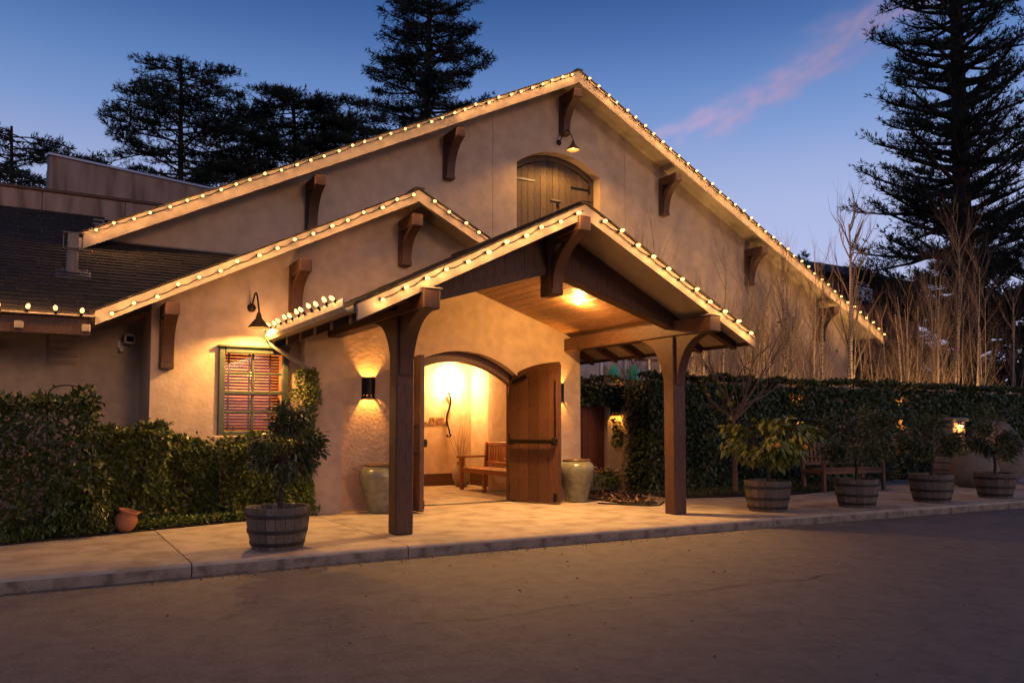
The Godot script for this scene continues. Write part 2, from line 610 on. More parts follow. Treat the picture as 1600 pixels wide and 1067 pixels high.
	for i in 60:
		var x := rnd(-2, 16)
		mb.col = Color(1, 1, 1) * rnd(0.3, 0.9)
		mb.leaf(P(x, -0.115, rnd(3.2, 7.2)), Vector3(rnd(-1, 1), 0.1, rnd(-1, 1)).normalized(), YA, rnd(0.02, 0.05), rnd(0.012, 0.03))
	tag(put("road_litter", mb, M.litter), "a few small fallen leaves scattered on the asphalt", "leaves", "", "stuff")
	for q in [[P(2.2, 0, 5.05), P(6.2, 0, 4.75), "dark tar-sealed crack across the middle of the asphalt"]]:
		mb = MB.new()
		var pa: Vector3 = q[0]
		var pb: Vector3 = q[1]
		var nn := 34
		var sd := (pb - pa).cross(YA).normalized()
		var prev := pa
		var off := 0.0
		for i in range(1, nn + 1):
			off = off * 0.9 + rnd(-0.06, 0.06)
			var cur := pa.lerp(pb, float(i) / nn) + sd * off
			var wd := rnd(0.002, 0.008)
			mb.poly([prev - sd * wd + YA * -0.1155, prev + sd * wd + YA * -0.1155, cur + sd * wd + YA * -0.1155, cur - sd * wd + YA * -0.1155], YA)
			prev = cur
		tag(put("asphalt_crack", mb, M.tar), q[2], "crack", "", "structure")
	mb = MB.new()
	for i in 900:
		var gx := rnd(-3, 17)
		var gd := kerb_d(gx) - 0.02 - absf(rng.randfn(0, 0.12)) if i < 620 else rnd(2.6, 7.0)
		var z := rnd(0.003, 0.011)
		mb.col = Color(1, 1, 1) * rnd(0.4, 1.3)
		mb.box(P(gx, -0.119 + z * 0.4, gd), Vector3(z * 1.4, z, z), 0.0, Basis(YA, rnd(0, 3)))
	tag(put("road_grit", mb, M.litter), "fine grit lying on the asphalt along the kerb", "grit", "", "stuff")
	mb = MB.new()
	mb.tube([P(7.5, 0.015, 10.15), P(7.75, 0.012, 9.75), P(7.95, 0.012, 9.45), P(8.1, 0.02, 9.4), P(8.22, 0.05, 9.46)], [0.012, 0.012, 0.012, 0.012, 0.016], 6)
	tag(put("drip_hose", mb, M.iron), "thin black irrigation hose curling over the pavement", "hose")

# ------------------------------------------------------------------ building
var B: Node3D

func slope_shingles(parent: Node, o: Vector3, along: Vector3, la: float, up: Vector3, lu: float, keep: Callable) -> void:
	# courses of three-tab shingles, real steps, joined by tone
	var nn := along.cross(up).normalized()
	if nn.y < 0:
		nn = -nn
	var mbs := []
	for k in 4:
		mbs.append(MB.new())
	var rows := int(lu / 0.14)
	for r in rows:
		var off := 0.15 * (r % 2) + rnd(-0.04, 0.04)
		var x := -off
		while x < la:
			var wd := 0.3 + rnd(-0.02, 0.02)
			var a := maxf(x, 0.0)
			var b := minf(x + wd - 0.008, la)
			x += wd
			if b - a < 0.03:
				continue
			var p0 := o + along * a + up * (r * 0.14)
			if not keep.call(o + along * ((a + b) * 0.5) + up * (r * 0.14)):
				continue
			var w := along * (b - a)
			var th := 0.016 + rnd(-0.003, 0.005)
			var e := up * 0.155
			var mb: MB = mbs[rng.randi() % 4]
			mb.poly([p0 + nn * th, p0 + w + nn * th, p0 + w + e + nn * 0.002, p0 + e + nn * 0.002], nn)
			mb.poly([p0, p0 + w, p0 + w + nn * th, p0 + nn * th], -up)
			mb.poly([p0, p0 + nn * th, p0 + e + nn * 0.002], -along)
			mb.poly([p0 + w, p0 + w + nn * th, p0 + w + e + nn * 0.002], along)
	for k in 4:
		if mbs[k].v.size() > 0:
			var s := put("shingles", mbs[k], M.shingle[k], parent)
			s.set_meta("kind", "stuff")

func gable(cx: float, ay: float, hl: float, hr: float, d0: float, d1: float, fh: float, called: String) -> Node3D:
	# two roof slopes with barge boards; the barge boards' front is at d0
	var roof := Node3D.new()
	roof.name = called
	B.add_child(roof, true)
	var t := 0.09
	for s in [-1.0, 1.0]:
		var h := hl if s < 0 else hr
		var e := ay - 0.5 * h
		px("roof_slope", [Vector2(cx, ay), Vector2(cx + s * h, e), Vector2(cx + s * h, e - t), Vector2(cx, ay - t)], d0 + 0.05, d1, M.soffit, roof)
		px("barge_board", [Vector2(cx, ay - 0.005), Vector2(cx + s * h, e - 0.005), Vector2(cx + s * h, e - fh), Vector2(cx, ay - fh)], d0, d0 + 0.045, M.trim, roof)
		px("drip_edge", [Vector2(cx, ay + 0.02), Vector2(cx + s * (h + 0.02), e + 0.01), Vector2(cx + s * (h + 0.02), e - 0.002), Vector2(cx, ay + 0.002)], d0 - 0.03, d0 + 0.3, M.shingle[1], roof)
	bx("ridge_cap", P(cx, ay + 0.012, (d0 + d1) / 2 - 0.02), Vector3(0.16, 0.03, d1 - d0 + 0.05), M.shingle[0], roof, 0.01)
	return roof

func bracket(x: float, dw: float, df: float, yt: float, yb: float, w: float) -> void:
	# outlooker beam, wall post and a curved brace
	var o := Node3D.new()
	o.name = "bracket"
	B.add_child(o, true)
	bx("outlooker", P(x, yt - 0.09, (dw + df) / 2), Vector3(w, 0.18, dw - df), M.timber_z, o, 0.012)
	bx("wall_post", P(x, (yt - 0.18 + yb) / 2, dw - 0.05), Vector3(w * 1.05, yt - 0.18 - yb, 0.1), M.timber_y, o, 0.01)
	var a := bez(Vector2(df + 0.03, yt - 0.185), Vector2(dw - 0.16, (yt * 1.2 + yb * 0.8) / 2), Vector2(dw - 0.15, yb + 0.06), 10)
	var b := bez(Vector2(df + 0.2, yt - 0.185), Vector2(dw - 0.06, (yt * 1.25 + yb * 0.75) / 2), Vector2(dw - 0.05, yb + 0.06), 10)
	b.reverse()
	var mb := MB.new()
	mb.extrude(PackedVector2Array(a + b), -w * 0.42, w * 0.42, DA, YA, XA, Vector3(x, 0, 0))
	put("brace", mb, M.timber_y, o)
	bx("foot_block", P(x, yb + 0.03, dw - 0.08), Vector3(w * 1.0, 0.07, 0.15), M.timber_y, o, 0.01)

func post_brace(x: float, d0: float, s: float, yt: float, rise: float, run: float, w: float, parent: Node) -> void:
	var a := bez(Vector2(d0 + s * run, yt), Vector2(d0 + s * 0.10, yt - 0.06), Vector2(d0 + s * 0.02, yt - rise), 12)
	var b := bez(Vector2(d0, yt - rise * 0.55), Vector2(d0, yt), Vector2(d0 + s * run * 0.42, yt), 4)
	b.reverse()
	var pts: Array = a + [Vector2(d0 - s * 0.02, yt - rise), Vector2(d0 - s * 0.02, yt)]
	var mb := MB.new()
	mb.extrude(PackedVector2Array(pts), -w / 2, w / 2, DA, YA, XA, Vector3(x, 0, 0))
	put("brace", mb, M.timber_y, parent)

func arch_pts(cx: float, hw: float, spring: float, top: float, k: int) -> Array:
	var rise := top - spring
	var R := (hw * hw + rise * rise) / (2 * rise)
	var cy := top - R
	var a0 := asin(hw / R)
	var r := []
	for i in k + 1:
		var a := -a0 + 2 * a0 * i / k
		r.append(Vector2(cx + R * sin(a), cy + R * cos(a)))
	return r

func building() -> void:
	B = thing("lodge_building", Vector3.ZERO, "stucco lodge with three lit gables and a timber entrance porch", "building")
	# ---- main gable
	var main := gable(9.27, 8.40, 8.85, 9.61, 13.1, 32.0, 0.24, "main_roof")
	slope_shingles(main, P(0.42, 3.975, 13.15), DA, 4.0, Vector3(2, 1, 0).normalized(), 1.6, func(_p): return true)
	var arch := arch_pts(9.185, 1.035, 6.50, 6.86, 20)
	var rl := func(x): return 8.40 - 0.5 * absf(x - 9.27) - 0.08
	var wall := Node3D.new()
	wall.name = "main_wall"
	B.add_child(wall, true)
	px("wall_panel", [Vector2(0.9, 2.9), Vector2(7.596, 2.9), Vector2(7.596, rl.call(7.596)), Vector2(0.9, rl.call(0.9))], 13.7, 14.0, M.stucco_main, wall)
	px("wall_panel", [Vector2(7.604, 2.9), Vector2(8.15, 2.9), Vector2(8.15, rl.call(8.15)), Vector2(7.604, rl.call(7.604))], 13.7, 14.0, M.stucco_main, wall)
	px("wall_panel", arch + [Vector2(10.22, rl.call(10.22)), Vector2(9.27, rl.call(9.27)), Vector2(8.15, rl.call(8.15))], 13.7, 14.0, M.stucco_main, wall)
	px("wall_panel", [Vector2(8.15, 0), Vector2(10.22, 0), Vector2(10.22, 4.9), Vector2(8.15, 4.9)], 13.7, 14.0, M.stucco_main, wall)
	px("wall_panel", [Vector2(10.22, 0), Vector2(10.896, 0), Vector2(10.896, rl.call(10.896)), Vector2(10.22, rl.call(10.22))], 13.7, 14.0, M.stucco_main, wall)
	px("wall_panel", [Vector2(10.904, 0), Vector2(18.25, 0), Vector2(18.25, rl.call(18.25)), Vector2(10.904, rl.call(10.904))], 13.7, 14.0, M.stucco_main, wall)
	bx("side_wall", P(18.1, 1.85, 23.0), Vector3(0.29, 3.7, 17.9), M.stucco_main, wall)
	bx("back_wall", P(9.3, 1.95, 31.6), Vector3(17.0, 3.9, 0.3), M.stucco_main, wall)
	# loft doors
	var loft := Node3D.new()
	loft.name = "loft_door"
	B.add_child(loft, true)
	var fo := arch_pts(9.185, 1.033, 6.495, 6.855, 16)
	var fi := arch_pts(9.185, 0.93, 6.44, 6.74, 16)
	var fr: Array = [Vector2(8.152, 4.9)] + fo + [Vector2(10.218, 4.9), Vector2(10.115, 4.9)]
	fi.reverse()
	fr += fi + [Vector2(8.255, 4.9)]
	px("frame", fr, 13.93, 14.03, M.loft[2], loft)
	for i in 12:
		var x0 := 8.26 + i * 0.1542 + 0.004
		var x1 := 8.26 + (i + 1) * 0.1542 - 0.004
		var yy := func(x): return 6.74 - 0.33 * pow((x - 9.185) / 0.93, 2)
		px("plank", [Vector2(x0, 4.9), Vector2(x1, 4.9), Vector2(x1, yy.call(x1)), Vector2((x0 + x1) / 2, yy.call((x0 + x1) / 2) + 0.001), Vector2(x0, yy.call(x0))], 13.955 + rnd(0, 0.006), 14.01, M.loft[rng.randi() % 3], loft)
	for h in [[8.26, 1.0, 6.27], [10.11, -1.0, 6.27], [8.26, 1.0, 5.25], [10.11, -1.0, 5.25]]:
		bx("strap_hinge", P(h[0] + h[1] * 0.24, h[2], 13.945), Vector3(0.46, 0.045, 0.012), M.galv if h[1] > 0 else M.iron, loft, 0.003)
		bx("hinge_pin", P(h[0], h[2], 13.93), Vector3(0.03, 0.17, 0.03), M.iron, loft, 0.005)
	bx("latch", P(9.25, 5.93, 13.94), Vector3(0.26, 0.035, 0.02), M.galv, loft, 0.004)
	bx("padlock", P(9.3, 5.84, 13.935), Vector3(0.06, 0.09, 0.03), M.iron, loft, 0.01)
	for q in [[9.27, 8.06, 7.23], [6.61, 6.74, 5.88], [3.98, 5.42, 4.58], [11.95, 6.74, 5.9], [14.6, 5.42, 4.56], [17.1, 4.18, 3.35]]:
		bracket(q[0], 13.7, 13.13, q[1], q[2], 0.19)
	# ---- middle gable (wing with the window)
	var mid := gable(4.64, 4.60, 4.1, 4.2, 10.55, 13.72, 0.17, "wing_roof")
	slope_shingles(mid, P(0.52, 2.535, 10.6), DA, 3.1, Vector3(2, 1, 0).normalized(), 4.55, func(_p): return true)
	var ml := func(x): return 4.60 - 0.5 * absf(x - 4.64) - 0.08
	var wg := Node3D.new()
	wg.name = "wing_wall"
	B.add_child(wg, true)
	var w0 := 2.09
	var w1 := 2.90
	var wb := 1.09
	var wt := 2.2
	px("wall_panel", [Vector2(1.21, -0.1), Vector2(w0, -0.1), Vector2(w0, ml.call(w0)), Vector2(1.21, ml.call(1.21))], 11.15, 11.4, M.stucco, wg)
	px("wall_panel", [Vector2(w0, -0.1), Vector2(w1, -0.1), Vector2(w1, wb), Vector2(w0, wb)], 11.15, 11.4, M.stucco, wg)
	px("wall_panel", [Vector2(w0, wt), Vector2(w1, wt), Vector2(w1, ml.call(w1)), Vector2(w0, ml.call(w0))], 11.15, 11.4, M.stucco, wg)
	px("wall_panel", [Vector2(w1, -0.1), Vector2(4.1, -0.1), Vector2(4.1, ml.call(4.1)), Vector2(w1, ml.call(w1))], 11.15, 11.4, M.stucco, wg)
	px("wall_panel", [Vector2(4.1, 2.62), Vector2(7.6, 2.62), Vector2(7.6, ml.call(7.6)), Vector2(4.64, ml.call(4.64)), Vector2(4.1, ml.call(4.1))], 11.35, 11.45, M.stucco, wg)
	px("wall_panel", [Vector2(4.1, 2.7), Vector2(7.3, 2.7), Vector2(7.3, ml.call(7.3)), Vector2(4.64, ml.call(4.64)), Vector2(4.1, ml.call(4.1))], 11.15, 11.35, M.stucco, wg)
	bx("side_wall", P(1.335, 1.3, 11.9), Vector3(0.25, 2.8, 1.0), M.stucco, wg)
	for q in [[1.39, 2.74, 1.93], [3.03, 3.44, 2.78], [4.65, 4.27, 3.58]]:
		bracket(q[0], 11.15, 10.60, q[1], q[2], 0.165)
	# buttress where the wing meets the porch
	px("buttress", [Vector2(3.12, -0.1), Vector2(3.66, -0.1), Vector2(3.66, 2.55), Vector2(3.12, 2.55)], 10.9, 11.149, M.stucco, B)
	# ---- left wing with the louvre vent
	bx("low_wing_wall", P(-4.8, 1.35, 12.475), Vector3(12.5, 2.9, 0.25), M.stucco, B)
	var lw := Node3D.new()
	lw.name = "low_wing_roof"
	B.add_child(lw, true)
	var mb := MB.new()
	var U2 := Vector3(0, 1, -2).normalized()
	# deck, cut along the valley with the wing roof
	mb.extrude(PackedVector2Array([Vector2(-11, 0), Vector2(0.53, 0), Vector2(3.6, 3.4), Vector2(3.6, 3.5), Vector2(0.85, 3.5), Vector2(0.85, 4.95), Vector2(-11, 4.95)]), -0.08, -0.002, XA, U2, Vector3(0, 2, 1).normalized(), P(0, 2.5, 10.6))
	put("roof_slope", mb, M.soffit, lw)
	slope_shingles(lw, P(-4.0, 2.5, 10.6), XA, 7.7, U2, 4.9, func(p): return p.x < 0.5 + (-p.z - 10.6) and (-p.z < 13.6) if p.x > 0.75 else p.x < 0.5 + (-p.z - 10.6))
	bx("fascia", P(-5.25, 2.36, 10.62), Vector3(11.5, 0.2, 0.03), M.timber_y, lw)
	bx("gutter_lip", P(-5.25, 2.475, 10.555), Vector3(11.56, 0.022, 0.1), M.trim, lw, 0.004)
	for i in 8:
		bx("rafter_tail", P(0.45 - i * 0.67, 2.34, 11.0), Vector3(0.09, 0.09, 0.9), M.trim, lw, 0.01)
	# louvre vent
	var vent := Node3D.new()
	vent.name = "louvre_vent"
	B.add_child(vent, true)
	bx("frame", P(0.27, 2.29, 12.34), Vector3(0.37, 0.55, 0.03), M.stucco_main, vent, 0.004)
	for i in 6:
		bx("slat", P(0.27, 2.07 + i * 0.088, 12.305), Vector3(0.33, 0.012, 0.085), M.stucco_main, vent, 0.002, Basis(XA, 0.7))
	# parapets beyond the roof
	var pa := Node3D.new()
	pa.name = "parapet"
	B.add_child(pa, true)
	for i in 12:
		bx("panel", P(-9.2 + i * 1.22, 4.83, 15.05), Vector3(1.212, 0.36, 0.12), M.parapet, pa, 0.004)
	bx("backing", P(-2.5, 4.83, 15.14), Vector3(14.6, 0.34, 0.04), M.parapet, pa)
	bx("coping", P(-2.5, 5.03, 15.05), Vector3(14.8, 0.05, 0.2), M.timber_y, pa, 0.006)
	var hi := Node3D.new()
	hi.name = "upper_parapet"
	B.add_child(hi, true)
	var ang := atan2(0.96, 3.63)
	var hb := Basis(YA, ang)
	bx("panel", P(2.2, 5.95, 18.45), Vector3(4.5, 1.0, 0.15), M.parapet, hi, 0.005, hb)
	bx("coping", P(2.2, 6.47, 18.45), Vector3(4.56, 0.05, 0.24), M.metalcap, hi, 0.006, hb)
	bx("return_panel", P(0.07, 5.95, 20.4), Vector3(0.15, 1.0, 2.9), M.parapet, hi, 0.005)
	# roof vent pipe
	var rv := Node3D.new()
	rv.name = "roof_vent"
	B.add_child(rv, true)
	mb = MB.new()
	mb.lathe([Vector2(0.0, 3.55), Vector2(0.075, 3.55), Vector2(0.075, 3.3), Vector2(0.085, 3.24), Vector2(0.13, 3.12), Vector2(0.14, 3.05)], P(0.33, 0, 12.1), 16)
	put("pipe", mb, M.galv, rv)
	bx("flashing", P(0.34, 3.2, 12.0), Vector3(0.42, 0.02, 0.4), M.galv, rv, 0.004, Basis(XA, atan(0.5)))
	for s in [[-0.085, 0.0], [0.085, 0.0], [0.0, 0.085], [0.0, -0.085]]:
		bx("cap_plate", P(0.33 + s[0] * 1.3, 3.64, 12.1 + s[1] * 1.3), Vector3(0.012 if s[0] != 0 else 0.13, 0.2, 0.012 if s[1] != 0 else 0.13), M.galv, rv, 0.003)
	bx("cap_lid", P(0.33, 3.745, 12.1), Vector3(0.25, 0.012, 0.25), M.galv, rv, 0.003)
	# window
	var win := Node3D.new()
	win.name = "window"
	B.add_child(win, true)
	bx("sill", P(2.47, 1.03, 11.12), Vector3(0.98, 0.09, 0.16), M.stucco, win, 0.012)
	for s in [[2.075, 1.645, 0.075, 1.19], [2.915, 1.645, 0.075, 1.19]]:
		bx("casing", P(s[0], s[1], 11.14), Vector3(s[2], s[3], 0.09), M.green, win, 0.008)
	bx("casing", P(2.495, 2.21, 11.135), Vector3(0.76, 0.075, 0.09), M.green, win, 0.008)
	bx("casing", P(2.495, 1.105, 11.135), Vector3(0.76, 0.06, 0.09), M.green, win, 0.008)
	bx("drip_cap", P(2.495, 2.262, 11.12), Vector3(0.94, 0.03, 0.14), M.green, win, 0.006)
	bx("meeting_rail", P(2.495, 1.65, 11.185), Vector3(0.765, 0.045, 0.04), M.green, win, 0.006)
	for y in [1.39, 1.91]:
		bx("muntin", P(2.495, y, 11.2), Vector3(0.765, 0.026, 0.03), M.green, win, 0.005)
	bx("muntin", P(2.495, 1.655, 11.202), Vector3(0.034, 1.05, 0.034), M.green, win, 0.005)
	for i in 2:
		for j in 4:
			bx("pane", P(2.302 + i * 0.386, 1.263 + j * 0.26, 11.215), Vector3(0.35, 0.235, 0.004), M.glass, win)
	var bl := Node3D.new()
	bl.name = "window_blind"
	B.add_child(bl, true)
	for i in 26:
		bx("slat", P(2.495, 1.13 + i * 0.041, 11.30 + 0.0), Vector3(0.75, 0.003, 0.04), M.blind, bl, 0.0, Basis(XA, -0.75 - 0.12 * sin(i * 2.1)))
	for x in [2.19, 2.46, 2.74]:
		bx("tape", P(x, 1.66, 11.272), Vector3(0.024, 1.06, 0.002), M.timber_y, bl)
	bx("room_back", P(2.495, 1.65, 12.3), Vector3(2.0, 2.2, 0.05), M.inner, win)
	bx("room_side", P(3.4, 1.65, 11.84), Vector3(0.05, 2.2, 0.86), M.inner, win)
	bx("room_side", P(1.58, 1.65, 11.84), Vector3(0.05, 2.2, 0.86), M.inner, win)
	# ---- entrance block
	var en := Node3D.new()
	en.name = "entrance_wall"
	B.add_child(en, true)
	var da := arch_pts(5.6, 1.12, 1.88, 2.355, 24)
	px("wall_panel", [Vector2(3.4, -0.1), Vector2(4.48, -0.1), Vector2(4.48, 3.18), Vector2(3.4, 2.62)], 11.05, 11.148, M.stucco, en)
	px("wall_panel", [Vector2(4.1, -0.1), Vector2(4.48, -0.1), Vector2(4.48, 2.62), Vector2(4.1, 2.62)], 11.149, 11.35, M.stucco, en)
	px("wall_panel", da + [Vector2(6.72, 3.12), Vector2(5.53, 3.68), Vector2(4.48, 3.18)], 11.05, 11.149, M.stucco, en)
	px("wall_panel", da + [Vector2(6.72, 2.6), Vector2(4.48, 2.6)], 11.149, 11.35, M.stucco, en)
	px("wall_panel", [Vector2(6.72, -0.1), Vector2(7.81, -0.1), Vector2(7.81, 2.58), Vector2(6.72, 3.12)], 11.05, 11.35, M.stucco, en)
	bx("side_wall", P(7.69, 1.3, 12.5), Vector3(0.24, 2.8, 2.3), M.stucco, en)
	# arched door frame
	var fa := arch_pts(5.6, 1.118, 1.875, 2.35, 20)
	var fb := arch_pts(5.58, 0.98, 1.86, 2.20, 20)
	fb.reverse()
	px("door_frame", [Vector2(4.482, 0)] + fa + [Vector2(6.718, 0), Vector2(6.56, 0)] + fb + [Vector2(4.60, 0)], 11.22, 11.36, M.door[0], en)
	# door leaves
	for s in [-1.0, 1.0]:
		var leaf := Node3D.new()
		leaf.name = "door"
		B.add_child(leaf, true)
		leaf.position = P(6.55 if s > 0 else 4.63, 0.012, 11.21)
		var free := P(4.58, 0, 10.27) if s < 0 else P(6.92, 0, 10.35)
		var dv := free - Vector3(leaf.position.x, 0, leaf.position.z)
		# local x runs from the hinge to the free edge, local z is one face
		leaf.basis = Basis(dv.normalized(), YA, dv.normalized().cross(YA))
		var L := 0.94
		for i in 5:
			var x0 := L * i / 5 + 0.003
			var x1 := L * (i + 1) / 5 - 0.003
			var ty := func(x): return 1.87 + 0.31 * sqrt(maxf(0.0, 1.0 - pow((L - x) / L, 2)))
			var pm := MB.new()
			pm.extrude(PackedVector2Array([Vector2(x0, 0.01), Vector2(x1, 0.01), Vector2(x1, ty.call(x1)), Vector2((x0 + x1) / 2, ty.call((x0 + x1) / 2)), Vector2(x0, ty.call(x0))]), -0.03, 0.03, XA, YA, Vector3(0, 0, 1))
			put("plank", pm, M.door[(i * 2) % 3], leaf)
		bx("edge_strip", Vector3(L + 0.006, 1.08, 0), Vector3(0.012, 2.14, 0.064), M.door[1], leaf, 0.003)
		# side that faces the porch when open is the inner one
		var inz := 1.0 if s > 0 else -1.0
		bx("panic_bar", Vector3(L * 0.5, 0.95, inz * 0.085), Vector3(L * 0.92, 0.06, 0.04), M.bronze, leaf, 0.012)
		bx("bar_case", Vector3(L - 0.06, 0.95, inz * 0.06), Vector3(0.08, 0.11, 0.06), M.bronze, leaf, 0.01)
		bx("bar_case", Vector3(0.06, 0.95, inz * 0.06), Vector3(0.06, 0.09, 0.06), M.bronze, leaf, 0.01)
		bx("closer_arm", Vector3(0.22, 1.94, inz * 0.06), Vector3(0.32, 0.05, 0.05), M.iron, leaf, 0.01, Basis(Vector3(0, 0, 1), 0.35))
		bx("rod", Vector3(L - 0.05, 1.45, inz * 0.045), Vector3(0.016, 0.9, 0.016), M.bronze, leaf, 0.003)
		bx("floor_bolt", Vector3(L - 0.06, 0.1, inz * 0.045), Vector3(0.05, 0.12, 0.035), M.bronze, leaf, 0.006)
		var hm := MB.new()
		hm.tube([Vector3(L - 0.1, 0.8, -inz * 0.03), Vector3(L - 0.1, 0.82, -inz * 0.08), Vector3(L - 0.1, 1.0, -inz * 0.1), Vector3(L - 0.1, 1.18, -inz * 0.08), Vector3(L - 0.1, 1.2, -inz * 0.03)], [0.011, 0.011, 0.011, 0.011, 0.011], 8)
		put("handle", hm, M.iron, leaf)
		for y in [0.2, 1.0, 1.75]:
			bx("hinge", Vector3(0.0, y, 0), Vector3(0.025, 0.12, 0.075), M.iron, leaf, 0.005)
	# vestibule
	var ve := Node3D.new()
	ve.name = "vestibule"
	B.add_child(ve, true)
	bx("back_wall", P(6.1, 1.4, 15.0), Vector3(3.9, 3.0, 0.2), M.inner, ve)
	bx("side_wall", P(7.865, 1.4, 14.35), Vector3(0.22, 3.0, 1.1), M.inner, ve)
	bx("side_wall", P(7.63, 1.4, 12.6), Vector3(0.1, 3.0, 2.48), M.inner, ve)
	bx("side_wall", P(4.3, 1.4, 13.1), Vector3(0.2, 3.0, 3.5), M.inner, ve)
	bx("ceiling", P(6.1, 2.75, 13.1), Vector3(3.6, 0.1, 3.5), M.inner, ve)
	bx("skirting", P(6.05, 0.125, 14.885), Vector3(3.3, 0.25, 0.03), M.door[0], ve, 0.006)
	bx("skirting", P(7.735, 0.125, 14.37), Vector3(0.03, 0.25, 1.0), M.door[0], ve, 0.006)
	bx("doorstep", P(5.55, 0.006, 11.3), Vector3(2.0, 0.012, 0.16), M.bronze, ve, 0.003)
	# ---- porch
	var po := gable(5.53, 3.83, 2.80, 2.80, 7.7, 13.69, 0.17, "porch_roof")
	slope_shingles(po, P(2.71, 2.435, 7.72), DA, 4.2, Vector3(2, 1, 0).normalized(), 3.1, func(_p): return true)
	var pc := Node3D.new()
	pc.name = "porch_ceiling"
	B.add_child(pc, true)
	for s in [-1.0, 1.0]:
		var sl := Vector3(s, -0.3333, 0).normalized()
		for i in 16:
			var ce := P(5.53, 3.39, 9.80) + sl * (0.07 + i * 0.14)
			bx("plank", ce + Vector3(0, 0.012, 0), Vector3(0.137, 0.022, 2.49), M.cedar[rng.randi() % 4], pc, 0.005, Basis(Vector3(0, 0, 1), -s * atan(0.3333)))
	# gable panel of upright boards in the plane of the posts
	var gp := Node3D.new()
	gp.name = "gable_panel"
	B.add_child(gp, true)
	var top := func(x): return 3.83 - 0.5 * absf(x - 5.53) - 0.10
	var bot := func(x): return 3.14 - 0.30 * absf(x - 5.53)
	for i in 30:
		var x0 := 3.43 + i * 0.14 + 0.002
		var x1 := x0 + 0.136
		px("board", [Vector2(x0, bot.call(x0)), Vector2(x1, bot.call(x1)), Vector2(x1, top.call(x1)), Vector2(x0, top.call(x0))], 8.40 + rnd(0, 0.004), 8.5, M.timber_y, gp)
	for s in [-1.0, 1.0]:
		var q := []
		for x in [5.53, 5.53 + s * 2.1]:
			q.append(Vector2(x, bot.call(x) + 0.1))
		for x in [5.53 + s * 2.1, 5.53]:
			q.append(Vector2(x, bot.call(x) - 0.015))
		px("chord", q, 8.37, 8.55, M.timber_y, gp)
	bx("king_post", P(5.5, 3.16, 8.47), Vector3(0.15, 0.68, 0.15), M.timber_y, gp, 0.012)
	bracket(5.5, 8.40, 7.66, 3.68, 2.83, 0.17)
	# posts, beams
	for x in [3.53, 7.58]:
		var fr2 := Node3D.new()
		fr2.name = "porch_frame"
		B.add_child(fr2, true)
		bx("post", P(x, 1.215, 8.475), Vector3(0.215, 2.43, 0.215), M.timber_y, fr2, 0.014)
		bx("beam", P(x, 2.537, 9.36), Vector3(0.2, 0.212, 3.38), M.timber_z, fr2, 0.014)
		bx("beam_cap", P(x, 2.652, 7.74), Vector3(0.235, 0.018, 0.16), M.trim, fr2, 0.004)
		post_brace(x, 8.37, -1.0, 2.43, 0.66, 0.56, 0.15, fr2)
		post_brace(x, 8.58, 1.0, 2.43, 0.66, 0.56, 0.15, fr2)
	# rafter tails under both eaves
	for s in [-1.0, 1.0]:
		for i in 6:
			var d := 8.0 + i * 0.62
			if s > 0:
				d = 8.0 + i * 0.66
			var a := Vector2(5.53 + s * 2.76, 2.36)
			var b := Vector2(5.53 + s * 2.13, 2.36 + 0.315)
			px("rafter_tail", [a, b, b - Vector2(0, 0.13), a - Vector2(0, 0.1)], d, d + 0.09, M.timber_z if s < 0 else M.timber_y, B)
	bx("eave_fascia", P(8.335, 2.36, 10.7), Vector3(0.03, 0.13, 5.9), M.timber_y, B, 0.004)
	# gutter and downpipe
	mb = MB.new()
	mb.extrude(PackedVector2Array([Vector2(2.62, 2.47), Vector2(2.615, 2.48), Vector2(2.60, 2.48), Vector2(2.60, 2.40), Vector2(2.63, 2.35), Vector2(2.72, 2.35), Vector2(2.725, 2.42), Vector2(2.71, 2.42), Vector2(2.71, 2.362), Vector2(2.635, 2.362), Vector2(2.615, 2.405)]), 7.78, 11.05, XA, YA, DA)
	put("gutter", mb, M.trim, B)
	mb = MB.new()
	mb.tube([P(2.66, 2.36, 10.98), P(2.68, 2.29, 10.97), P(3.15, 1.98, 10.86), P(3.2, 1.9, 10.86), P(3.2, 0.1, 10.86)], [0.03, 0.03, 0.03, 0.03, 0.03], 10)
	put("downpipe", mb, M.trim, B)
	# lettering inside
	for q in [["GRAND", 1.335, 0.07], ["BALLROOM", 1.25, 0.07]]:
		var tm := TextMesh.new()
		var sf := SystemFont.new()
		sf.font_names = PackedStringArray(["Droid Serif"])
		tm.font = sf
		tm.text = q[0]
		tm.font_size = 32
		tm.pixel_size = q[2] / 24.0
		tm.depth = 0.012
		var lt := put("lettering", tm, M.letter, ve)
		lt.position = P(6.97, q[1], 14.893)

# ------------------------------------------------------------------ lamps
var bulb_mesh: ArrayMesh
var socket_mesh: ArrayMesh

